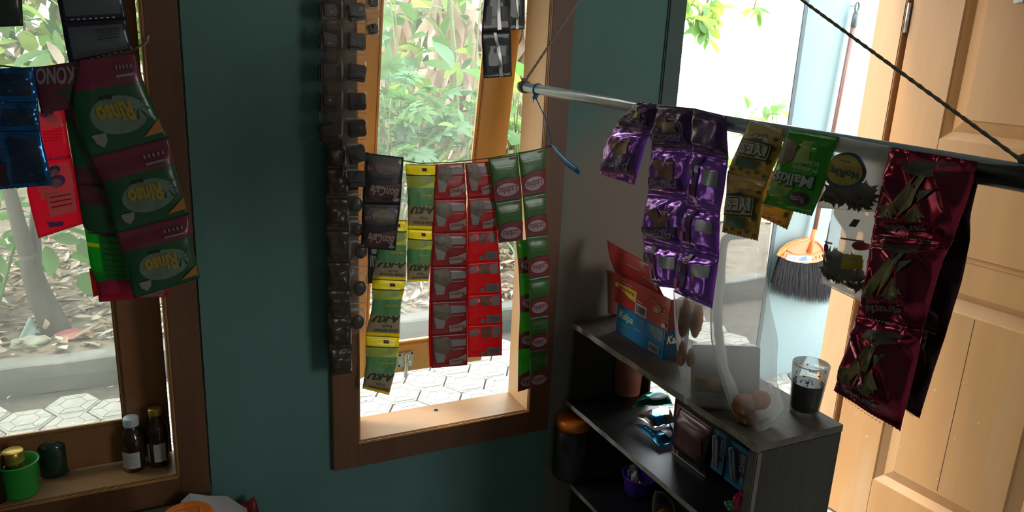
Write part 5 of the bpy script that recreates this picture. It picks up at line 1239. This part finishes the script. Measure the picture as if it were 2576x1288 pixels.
dd_ = lambda m, pr=[]: dict(mat=m, puff=.010, crk=.0055, freq=48, nu=22, nv=22, serr=1, prints=pr)
lying('crumpled_snack_pack', 'blue and white foil pack at the bottom of the pile on the middle shelf', ((455, 420), (800, 400), (880, 600), (700, 640)), S2Z + .012, (0, 0, 0, 0), dd_(F_SKY, [('ell', .35, .35, .2, .2, I_W), ('ell', .65, .6, .2, .22, I_W)]), 'foil packs on the middle shelf')
lying('crumpled_snack_pack', 'silver gold foil pack on top of the blue pack', ((440, 330), (780, 240), (850, 400), (650, 460)), S2Z + .036, (0, .004, 0, 0), dd_(F_SLV, [('poly', [(.1, .5), (.5, .45), (.6, .9), (.2, .95)], F_SKY)]), 'foil packs on the middle shelf')
lying('crumpled_snack_pack', 'teal green foil pack leaning at the back of the pile', ((560, 150), (760, 130), (830, 230), (420, 250)), S2Z + .042, (.012, .012, 0, 0), dd_(F_TEAL, [('ell', .6, .6, .25, .2, I_GR)]), 'foil packs on the middle shelf')
# dark brown stand-up pouch with a silver edge
pb0 = onZ(*c6b(820, 690), S2Z); pb1 = onZ(*c6b(1205, 790), S2Z)
pX = onX(*c6b(1000, 760), pb0.x)
hh = .135
yA, yB = pb0.y, pb0.y - .135
r = thing('coffee_pouch', Vector((pb0.x + .02, (yA + yB) / 2, S2Z)), 'dark brown stand-up pouch with a silver edge on the middle shelf', 'pouch')
n_ = Vector((-1, 0, 0)); F_CHOC = foil('dark_chocolate_foil', (.065, .022, .020), .3, .3); F_EDGE = mat('silver_pouch_edge', (.46, .44, .42), .3, metal=.6)
Lq = [Vector((pb0.x, yA, S2Z + hh)), Vector((pb0.x, yA, S2Z + hh * .5)), Vector((pb0.x, yA, S2Z + .002))]
Rq = [Vector((pb0.x, yB, S2Z + hh)), Vector((pb0.x, yB, S2Z + hh * .5)), Vector((pb0.x, yB, S2Z + .002))]
sachet(r, Lq, Rq, n_, 0, 2, dict(mat=F_CHOC, puff=.016, crk=.002, freq=20, nu=22, nv=22, prints=[('rect', .005, .02, .10, .98, F_EDGE), ('rect', .01, .02, .10, .22, mat('red_tab_print', (.40, .03, .06), .4)), ('poly', [(.2, .25), (.85, .2), (.9, .6), (.25, .65)], mat('brown_print', (.13, .04, .035), .4, var=(30, .5))), ('rect', .14, .86, .22, .96, I_GR), ('rect', .30, .80, .85, .96, mat('dark_panel_print', (.04, .035, .035), .4)), ('rect', .02, .965, .98, .995, F_EDGE)]), name='pouch')
# blue cards with a razor each, standing under the top board
F_CARD = mat('blue_blister_card', (.02, .22, .46), .35, coat=.4); I_CARDP = ink('pale_lilac_print', (.32, .30, .36)); M_RZ = mat('grey_plastic_razor', (.28, .28, .30), .3, coat=.4)
cz = lambda x, y: (1770 + x / 5.65, 1060 + y / 5.65)
for k, (a, b, lab) in enumerate((((160, 130), (75, 640), 'blue razor card farther from the rack end panel'), ((355, 270), (330, 850), 'blue razor card next to the rack end panel'))):
    w0 = cz(*((330, 260), (680, 460))[k]); xk = 1.088 + .010 * k
    tl0 = onX(*cz(*a), xk); tr0 = onX(*w0, xk); bl_ = onX(*cz(*b), xk)
    zb = bl_.z; zt = tl0.z + .006; y1 = tl0.y; y0 = tr0.y
    r = thing('razor_card', Vector((xk, (y0 + y1) / 2, zb)), lab, 'card', 'blue razor cards')
    mb = MB(); mb.box((xk, y0 + .001, zb), (xk + .0015, y1 - .001, min(zt, TZ - .017))); mb.build('card', F_CARD, r, bevel=.0006)
    hgt = min(zt, TZ - .017) - zb
    ff = lambda u, v, l: Vector((xk - l * .6, y1 + (y0 - y1) * u, zb + hgt * (1 - v)))
    printed(r, ff, [('poly', [(.35, .10), (.88, .12), (.86, .72), (.60, .80), (.45, .50)], mat('plum_card_print', (.07, .05, .09), .4)), ('poly', [(.14, .55), (.30, .52), (.46, .66), (.44, .86), (.26, .78)], I_CARDP), ('poly', [(.70, .66), (.84, .70), (.82, .84), (.66, .82)], I_CARDP), ('text', 'BIG', .72, .36, .42, .20, I_CARDP, -90, 0, .03), ('rect', .05, .03, .95, .07, ink('light_blue_line', (.10, .30, .42)))])
    mb = MB(); p0_, p1_ = ff(.26, .18, .004), ff(.55, .86, .004)
    for o_ in (-.006, .006):
        s_ = Vector((0, o_, 0)); mb.tube([p0_ + s_ + n_ * .003, (p0_ + p1_) / 2 + s_ * .8 + n_ * .004, p1_ + s_ * .6 + n_ * .003], .0028, 8)
    mb.tube([p0_ + Vector((0, -.006, 0)) + n_ * .003, p0_ + Vector((0, 0, .004)) + n_ * .003, p0_ + Vector((0, .006, 0)) + n_ * .003], .0028, 8)
    mb.build('razor', M_RZ, r, smooth=True)
q = onX(*c6b(1500, 1150), 1.075); r = thing('pink_candy', Vector((1.08, q.y, S2Z)), 'crumpled pink wrapped candy beside the rack end panel', 'candy')
mb = MB(); mb.blob(Vector((1.082, q.y, q.z - .012)), .024, 0, 3, .45, 16, (.8, .8, 1.15)); mb.build('wrapper', film('hot_pink_film', (.62, .02, .12), .3, .2), r, smooth=False)
mb = MB(); mb.blob(Vector((1.075, q.y + .018, q.z - .034)), .016, 0, 3, .5, 16, (.8, 1.3, .7)); 
tag(mb.build('green_candy', film('green_candy_film', (.02, .25, .06), .25, .2), None, smooth=False, loc=(1.075, q.y + .018, q.z - .046)), 'green wrapped candy just below the pink candy', 'candy')

# lower shelf: orange-lidded jar, purple bowl, clear bag
M_OR = mat('orange_lid_plastic', (.98, .24, .018), .3, coat=.2, trans=.15); M_JAR = mat('clear_jar_plastic', (.2, .2, .2), .08, trans=.3, clear=.90, coat=.5)
jt = onX(1436, 1050, 1.075); jz0 = S3Z; jc = Vector((1.083, jt.y - .002, jz0)); jh = jt.z - jz0 - .005
jar = thing('candy_jar', jc, 'clear plastic jar with an orange screw lid under the middle shelf', 'jar')
jr = .052
MB().lathe(jc, [(0, .002), (jr - .006, 0), (jr, .006), (jr, jh - .03), (jr - .008, jh - .016), (jr - .008, jh - .006), (jr - .010, jh - .006), (jr - .010, jh - .017), (jr - .002, jh - .032), (jr - .002, .008), (0, .004)], 36).build('jar_body', M_JAR, jar, smooth=True)
MB().lathe(jc, [(jr - .003, jh - .022), (jr - .002, jh - .002), (jr - .006, jh + .004), (jr - .016, jh + .006), (0, jh + .0065)], 40).build('lid', M_OR, jar, smooth=True)
MB().lathe(jc, [(0, .006), (jr - .004, .006), (jr - .003, jh - .034), (0, jh - .030)], 28).build('contents', mat('dark_jar_contents', (.022, .016, .016), .5, var=(40, .5)), jar, smooth=True)
bc = onZ(*c6b(470, 1030), S3Z + .02); bc = Vector((bc.x + .010, bc.y, S3Z))
bw = thing('purple_bowl', bc, 'purple plastic bowl of sweets on the lowest shelf', 'bowl')
br = .050
MB().lathe(bc, [(0, .001), (br * .72, 0), (br * .80, .004), (br, .056), (br + .002, .058), (br - .002, .058), (br * .78, .007), (0, .006)], 36).build('bowl', mat('purple_plastic', (.16, .05, .58), .3, coat=.3), bw, smooth=True)
for k, (dx, dy, dz, m, lb) in enumerate(((-.012, .020, .046, CLEARG, 'cloudy clear wrapped sweet at the back of the purple bowl'), (-.020, -.004, .050, I_W, 'white wrapped sweet upright in the purple bowl'), (-.018, -.024, .040, F_REDB, 'small red sweet in the purple bowl'))):
    mb = MB(); q = bc + Vector((dx, dy, dz)); mb.blob(q, .015 if k else .020, 0, 3, .4, 14, (.7, .8, 1.5 if k < 2 else .9))
    tag(mb.build('wrapped_sweet', m, None, loc=q - Vector((0, 0, .02))), lb, 'sweet')
q = onZ(*c6b(690, 1210), S3Z + .03); r = thing('small_snack_bag', Vector((q.x, q.y, S3Z)), 'small clear bag with an orange content in front of the purple bowl', 'bag')
un = lambda px, py: onP(px, py, q, nb_)
rows = [(c6b(650, 1070), c6b(740, 1080)), (c6b(630, 1160), c6b(830, 1180)), (c6b(625, 1270), c6b(860, 1290)), (c6b(650, 1340), c6b(850, 1360))]
sachet(r, [un(*a) for a, b in rows], [un(*b) for a, b in rows], nb_, 0, 3, dict(mat=CLEAR, puff=.015, crk=.005, freq=30, nu=18, nv=26, crimp=.04), name='film')
mb = MB(); mb.blob(un(*c6b(735, 1290)), .016, 0, 3, .2, 9, (1.4, .6, .8)); mb.build('orange_snack', mat('orange_snack', (.75, .28, .03), .6), r, smooth=True)

# ------------------------------------------------------------------ broom on the terrace wall
bp = lambda px, py, y=.965: onY(px, py, y)
bm_ = thing('broom', bp(2018, 765), 'orange-headed broom with black bristles hanging on the pale blue wall', 'broom')
h0, h1 = bp(2152, 40), bp(2047, 592)
MB().tube([h0, h1], .0115, 14).build('handle', mat('red_brown_handle', (.26, .105, .075), .35, coat=.3, var=(10, .2)), bm_, smooth=True)
ax = (h0 - h1).normalized()
mb = MB(); mb.tube([h0 - ax * .05, h0 + ax * .01], .0135, 14); mb.tube([h0 + ax * .005, h0 + ax * .022], [.0125, .008], 12)
lp = [h0 + ax * .018 + (ax * (.022 + .022 * math.sin(a)) + Vector((1, 0, 0)) * .012 * math.cos(a)) for a in [2 * PI * i / 14 for i in range(15)]]
mb.tube(lp, .0038, 7)
mb.build('hanger_cap', mat('dark_grey_cap', (.10, .11, .12), .4), bm_, smooth=True)
nl = MB(); nl.tube([h0 + ax * .045, h0 + ax * .045 + Vector((0, .05, 0))], .003, 8); nl.build('nail', M_STEEL, bm_)
M_OB = mat('orange_broom_plastic', (.80, .22, .055), .4)
cbk = lambda x, y: (1920 + x / 5.855, 570 + y / 5.855)
head = [cbk(*p) for p in ((250, 440), (300, 350), (400, 265), (540, 205), (680, 180), (790, 205), (870, 270), (925, 370), (920, 450), (890, 500), (780, 535), (640, 548), (500, 535), (360, 500))]
def slab(pts, y0, y1, name, m, par, bev=.003):
    a = [onY(*p, y0) for p in pts]; d = Vector((0, y1 - y0, 0)); n = len(a); mb = MB()
    mb.add(a + [p + d for p in a], [tuple(range(n))[::-1], tuple(range(n, 2 * n))] + [(i, (i + 1) % n, n + (i + 1) % n, n + i) for i in range(n)])
    o = recalc(mb.build(name, m, par)); 
    if bev:
        b = bmesh.new(); b.from_mesh(o.data); bmesh.ops.bevel(b, geom=list(b.edges), offset=bev, segments=2, affect='EDGES', clamp_overlap=True); b.to_mesh(o.data); b.free()
    return o
hd = slab(head, .955, .985, 'head', M_OB, bm_)
MB().tube([bp(*cbk(*p), .952) for p in ((275, 420), (320, 345), (420, 268), (545, 212), (660, 192))], .0055, 8).build('rib', M_OB, bm_, smooth=True)
MB().tube([bp(*cbk(*p), .952) for p in ((720, 215), (800, 225), (860, 285), (905, 380))], .0055, 8).build('rib', M_OB, bm_, smooth=True)
MB().tube([h1 + ax * .03, bp(*cbk(675, 390), .95)], [.0135, .0125], 14).build('socket', M_OB, bm_, smooth=True)
MB().tube([bp(*cbk(*p), .953) for p in ((345, 355), (450, 395), (600, 415), (740, 405), (890, 360))], .003, 6).build('rib', M_OB, bm_, smooth=True)
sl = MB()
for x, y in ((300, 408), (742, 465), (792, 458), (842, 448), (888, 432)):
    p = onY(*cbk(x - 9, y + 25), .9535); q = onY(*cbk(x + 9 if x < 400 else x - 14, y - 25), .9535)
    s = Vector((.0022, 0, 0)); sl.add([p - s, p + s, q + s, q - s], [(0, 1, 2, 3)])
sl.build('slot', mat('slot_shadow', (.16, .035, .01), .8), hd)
sk = slab([cbk(*p) for p in ((330, 480), (360, 412), (480, 432), (640, 425), (735, 448), (705, 520), (540, 528), (400, 505))], .9525, .954, 'sticker', mat('white_sticker', (.75, .78, .82), .4), hd, 0)
s2 = MB()
for pts in (((355, 480), (370, 435), (392, 440), (385, 475), (358, 478)), ((405, 470), (408, 450), (425, 448), (430, 470)), ((445, 490), (450, 455), (475, 455), (480, 495)), ((500, 485), (505, 462), (530, 462), (532, 490)), ((640, 500), (665, 480), (690, 490), (690, 470))):
    s2.tube([onY(*cbk(*p), .9522) for p in pts], .0011, 5)
s2.add([onY(*cbk(*p), .9522) for p in ((530, 500), (540, 470), (600, 438), (640, 440), (650, 490), (600, 515))], [(0, 1, 2, 3, 4, 5)])
s2.build('lettering', ink('scrawl_blue', (.10, .24, .62)), sk)
bt = [cbk(*p) for p in ((250, 450), (400, 510), (600, 545), (800, 535), (900, 480))]
be = [cbk(*p) for p in ((85, 980), (330, 1060), (600, 1130), (830, 1155), (1040, 1140))]
rb2 = random.Random(4); mb = MB()
for k in range(2600):
    t = rb2.random() * 3.999; i = int(t); f = t - i
    L2 = lambda A: (A[i][0] + (A[i + 1][0] - A[i][0]) * f, A[i][1] + (A[i + 1][1] - A[i][1]) * f)
    y = rb2.uniform(.958, .982); a = onY(*L2(bt), y) + Vector((0, 0, .006)); b = onY(*L2(be), y + rb2.uniform(-.02, .006))
    Ls = rb2.uniform(.82, 1.06); e = a + (b - a) * Ls + Vector((rb2.uniform(-.012, .012), 0, 0)); mdl = a + (e - a) * .55 + Vector((rb2.uniform(-.008, .008), rb2.uniform(-.006, .002), 0))
    w = Vector((.0009, 0, 0)); mb.add([a - w, a + w, mdl + w, mdl - w, e], [(0, 1, 2, 3), (3, 2, 4)])
tag(mb.build('bristles', [mat('black_bristle', (.016, .014, .017), .6, spec=.2)], bm_), kind='stuff')
mb = MB(); A_ = [onY(*p, .968) for p in bt]; E_ = [a + (onY(*p, .966) - a) * .72 for a, p in zip(A_, be)]
mb.add(A_ + E_ + [p + Vector((0, .012, 0)) for p in A_ + E_], [(i, i + 1, 6 + i, 5 + i) for i in range(4)] + [(11 + i, 10 + i, 15 + i, 16 + i) for i in range(4)])
mb.build('bristle_core', MATS['black_bristle'], bm_)

# ------------------------------------------------------------------ sill of the left window
M_BR = mat('dark_brown_glass', (.030, .012, .007), .08, coat=.6); M_LAB = mat('white_label', (.52, .52, .50), .6)
def bottle(c, r, h, neck, capm, label, capr, caph, lab=True, labs=None):
    b = thing('medicine_bottle', c, label, 'bottle')
    zb = h - caph
    MB().lathe(c, [(0, .003), (r - .003, 0), (r, .003), (r, zb * .70), (r * .96, zb * .76), (neck, zb * .93), (neck, zb), (0, zb)], 32).build('body', M_BR, b, smooth=True)
    prof = [(capr, zb - .001)]
    for k in range(4): prof += [(capr + .0006, zb + caph * (.15 + .18 * k)), (capr, zb + caph * (.22 + .18 * k))]
    prof += [(capr, zb + caph * .94), (capr - .001, h), (0, h)]
    MB().lathe(c, prof, 32).build('cap', capm, b, smooth=True)
    for (a0, a1, z0, z1, m) in labs or []:
        mb = MB(); mb.grid(lambda u, v: c + Vector(((r + .0005) * math.cos(math.radians(a0 + (a1 - a0) * u)), (r + .0005) * math.sin(math.radians(a0 + (a1 - a0) * u)), z0 + (z1 - z0) * v)), 14, 2, 0)
        for k in range(6):
            zz = z0 + (z1 - z0) * (.2 + .12 * k); aa = a0 + (a1 - a0) * .12; ab = a0 + (a1 - a0) * (.85 - .1 * (k % 3))
            mb.grid(lambda u, v: c + Vector(((r + .0009) * math.cos(math.radians(aa + (ab - aa) * u)), (r + .0009) * math.sin(math.radians(aa + (ab - aa) * u)), zz + .0012 * v)), 10, 1, 1)
        mb.build('label', [m, I_GR], b, smooth=True)
    return b
SZ = .645
p = onZ(336, 1190, SZ); h1_ = onY(330, 1066, p.y).z - SZ
bottle(Vector((p.x + .004, p.y + .022, SZ)), .0240, h1_ + .006, .0135, mat('blue_white_cap', (.52, .60, .66), .35), 'small brown medicine bottle with a white screw cap on the left window sill', .0165, .019, labs=[(-165, -60, .012, .052, M_LAB), (-200, -168, .012, .055, mat('green_label', (.03, .22, .14), .5))])
p = onZ(404, 1176, SZ); h2_ = onY(390, 1044, p.y).z - SZ
bottle(Vector((p.x - .002, p.y + .022, SZ)), .0245, h2_ + .008, .0135, mat('gold_cap', (.52, .34, .07), .3, metal=.7), 'taller dark syrup bottle with a gold cap in the corner of the left window sill', .0145, .016, labs=[(-178, -135, .016, .062, M_LAB), (-112, -50, .016, .062, M_LAB)])
p = onZ(48, 1262, SZ + .002)
M_GC = mat('green_cup_plastic', (.05, .55, .09), .3, trans=.35, coat=.2)
cupc = Vector((p.x, p.y + .042, SZ)); cr_ = .040
cp = thing('green_cup', cupc, 'bright green plastic cup holding a small bottle on the left window sill', 'cup')
chh = .078
MB().lathe(cupc, [(0, .002), (cr_ * .84, 0), (cr_ * .88, .004), (cr_, chh - .003), (cr_ + .002, chh - .002), (cr_ + .002, chh), (cr_ - .002, chh), (cr_ * .86, .006), (0, .006)], 36).build('cup', M_GC, cp, smooth=True)
q = onY(33, 1150, cupc.y - .004)
mbt = thing('small_bottle', Vector((q.x, q.y, SZ + .007)), 'small brown glass bottle with a gold cap standing in the green cup', 'bottle')
bz0 = SZ + .007; bhh = q.z + .016 - bz0
MB().lathe(Vector((q.x, q.y, bz0)), [(0, 0), (.022, .001), (.023, .004), (.023, bhh * .55), (.014, bhh * .70), (.013, bhh * .80), (0, bhh * .8)], 28).build('body', mat('amber_glass', (.20, .045, .012), .08, coat=.5, trans=.2), mbt, smooth=True)
MB().lathe(Vector((q.x, q.y, bz0)), [(.0200, bhh * .72), (.0212, bhh * .76), (.0200, bhh * .80), (.0212, bhh * .84), (.0206, bhh * .98), (.019, bhh), (0, bhh)], 28).build('cap', mat('gold_cap', (.5, .34, .07)), mbt, smooth=True)
# dark green bottle/tin behind the cup
p = onZ(132, 1204, SZ); q = onY(128, 1112, p.y + .01)
tn = thing('dark_tin', Vector((p.x, p.y + .02, SZ)), 'very dark green tin between the green cup and the bottles', 'tin')
tc_ = Vector((p.x + .004, p.y + .030, SZ)); th_ = q.z - SZ
MB().lathe(tc_, [(0, .002), (.031, 0), (.033, .004), (.033, th_ * .86), (.030, th_ * .93), (.024, th_ * .97), (.022, th_), (.019, th_), (.018, th_ - .006), (0, th_ - .006)], 30).build('body', mat('dark_green_tin', (.010, .035, .028), .2, coat=.5), tn, smooth=True)
mb = MB(); mb.box(tc_ + Vector((-.036, .002, th_ - .022)), tc_ + Vector((.036, .006, th_ - .006))); mb.build('shoulder_plate', MATS['dark_green_tin'], tn, bevel=.002)
# red things at the left frame edge
for (px, py, rr_, m, lb) in ((-30, 1092, .016, mat('crimson_plastic', (.30, .01, .03), .3), 'crimson round knob at the left picture edge above the cup'),):
    q = onY(px, py, .02); mb = MB(); mb.lathe(Vector((q.x, q.y, SZ)), [(.010, q.z - SZ - .014), (rr_, q.z - SZ - .008), (rr_ * 1.1, q.z - SZ + .006), (rr_ * .7, q.z - SZ + .016), (0, q.z - SZ + .018)], 24)
    mb2 = MB(); mb2.lathe(Vector((q.x, q.y, SZ)), [(0, 0), (.018, .001), (.018, q.z - SZ - .03), (.010, q.z - SZ - .022), (.010, q.z - SZ - .012), (0, q.z - SZ - .012)], 24)
    r = thing('red_cap_bottle', Vector((q.x, q.y, SZ)), 'bottle with a crimson cap behind the green cup, cut by the frame', 'bottle'); mb.build('cap', m, r, smooth=True); mb2.build('bottle', M_BR, r, smooth=True)
    mb = MB(); mb.lathe(Vector((q.x - .004, q.y + .006, q.z + .010)), [(.009, 0), (.010, .012), (.006, .020), (0, .021)], 20); mb.build('tip', mat('orange_tip', (.75, .2, .03), .3), r, smooth=True)

# ------------------------------------------------------------------ counter below with a jar, paper and a red pack
TBZ = onY(400, 1276, -.03).z
ct = thing('counter', (-.35, -.26, 0), 'dark wooden counter under the left window, only its back edge in view', 'counter')
ty1 = -.03
mb = MB(); mb.box((-.9, ty1 - .45, TBZ - .025), (.072, ty1, TBZ)); mb.build('top', M_RACK, ct, bevel=.003)
for x in (-.85, .02):
    for yy in (ty1 - .42, ty1 - .06):
        MB().box((x, yy, 0), (x + .045, yy + .045, TBZ - .025)).build('leg', M_RACK, ct, bevel=.002)
MB().box((-.80, ty1 - .40, .14), (.04, ty1 - .05, .155)).build('shelf', M_RACK, ct, bevel=.002)
lr_ = .050; lz_ = TBZ + .13; lc = onZ(468, 1259, lz_); fd = Vector((lc.x, lc.y + 1.75, 0)).normalized(); lc = lc - fd * lr_
j2 = thing('sweet_jar', Vector((lc.x, lc.y, TBZ)), 'jar with a flat orange lid at the bottom edge, embossed oval on the lid', 'jar')
jc2 = Vector((lc.x, lc.y, TBZ)); j_h = .13
MB().lathe(jc2, [(0, .002), (lr_ - .008, 0), (lr_ - .003, .006), (lr_ - .003, j_h - .03), (lr_ - .010, j_h - .016), (0, j_h - .016)], 32).build('jar_body', M_JAR, j2, smooth=True)
MB().lathe(jc2, [(lr_ - .001, j_h - .024), (lr_, j_h - .004), (lr_ - .003, j_h - .001), (lr_ - .007, j_h), (0, j_h)], 44).build('lid', M_OR, j2, smooth=True)
M_OR2 = mat('pale_orange_emboss', (.88, .26, .06), .3)
fdr = Vector((fd.y, -fd.x, 0))
mb = MB(); oc = jc2 + Vector((0, 0, j_h + .0006)) + fd * .006
pts = []
for i in range(25):
    a = 2 * PI * i / 24; e = lambda c_: math.copysign(abs(c_) ** .5, c_)
    pts.append(oc + fdr * (.026 * e(math.cos(a))) + fd * (.017 * e(math.sin(a))))
mb.tube(pts, .0013, 6)
vs, fs = text_geo('NICE', 0, .03)
mb.add([oc + fdr * (x * .038) + fd * (y * .018) + Vector((0, 0, .0004)) for x, y in vs], fs)
mb.build('emboss', M_OR2, j2)
STZ = .44
stl = thing('stool', (.22, -.22, 0), 'low wooden stool right of the counter, just below the frame', 'stool')
MB().box((.09, -.38, STZ - .025), (.40, -.045, STZ)).build('seat', M_RACK, stl, bevel=.003)
for x in (.10, .35):
    for yy in (-.37, -.09): MB().box((x, yy, 0), (x + .035, yy + .035, STZ - .025)).build('leg', M_RACK, stl, bevel=.002)
ppl = [onY(*p, -.055) for p in ((455, 1262), (478, 1241), (520, 1247), (570, 1248), (620, 1280))]
mb = MB(); G0 = Vector((0, 0, TBZ + .002))
def paperf(u, v):
    k = u * 4; i = min(3, int(k)); f = k - i; t = ppl[i] * (1 - f) + ppl[i + 1] * f
    b = Vector((t.x + .01, -.20, STZ + .004))
    p = b * v + t * (1 - v) + Vector((0, -.02 * math.sin(PI * v), .018 * math.sin(u * 7) * math.sin(PI * v)))
    return p
mb.grid(paperf, 16, 10); b_ = mb.build('white_paper_bag', mat('white_plastic_sheet', (.55, .53, .55), .5, trans=.2), None, loc=(ppl[2].x, -.12, STZ)); md = b_.modifiers.new('thick', 'SOLIDIFY'); md.thickness = .0008
tag(b_, 'crumpled white plastic bag behind the orange lidded jar', 'bag')
rp = [onY(*p, ty1 + .005) for p in ((592, 1268), (640, 1250), (652, 1286))]
un = lambda px, py: onY(px, py, -.035)
r = thing('red_snack_pack', Vector((un(625, 1290).x, -.035, STZ)), 'dark red pack leaning behind the white bag at the bottom edge', 'snack pack')
zb_ = [un(600, 1272), un(594, 1310), un(600, 1385)]; ze_ = [un(640, 1249), un(656, 1300), un(668, 1375)]
sachet(r, zb_, ze_, NW, 0, 2, dict(mat=film('dark_red_film', (.20, .008, .015), .1), puff=.008, crk=.003), name='pouch')
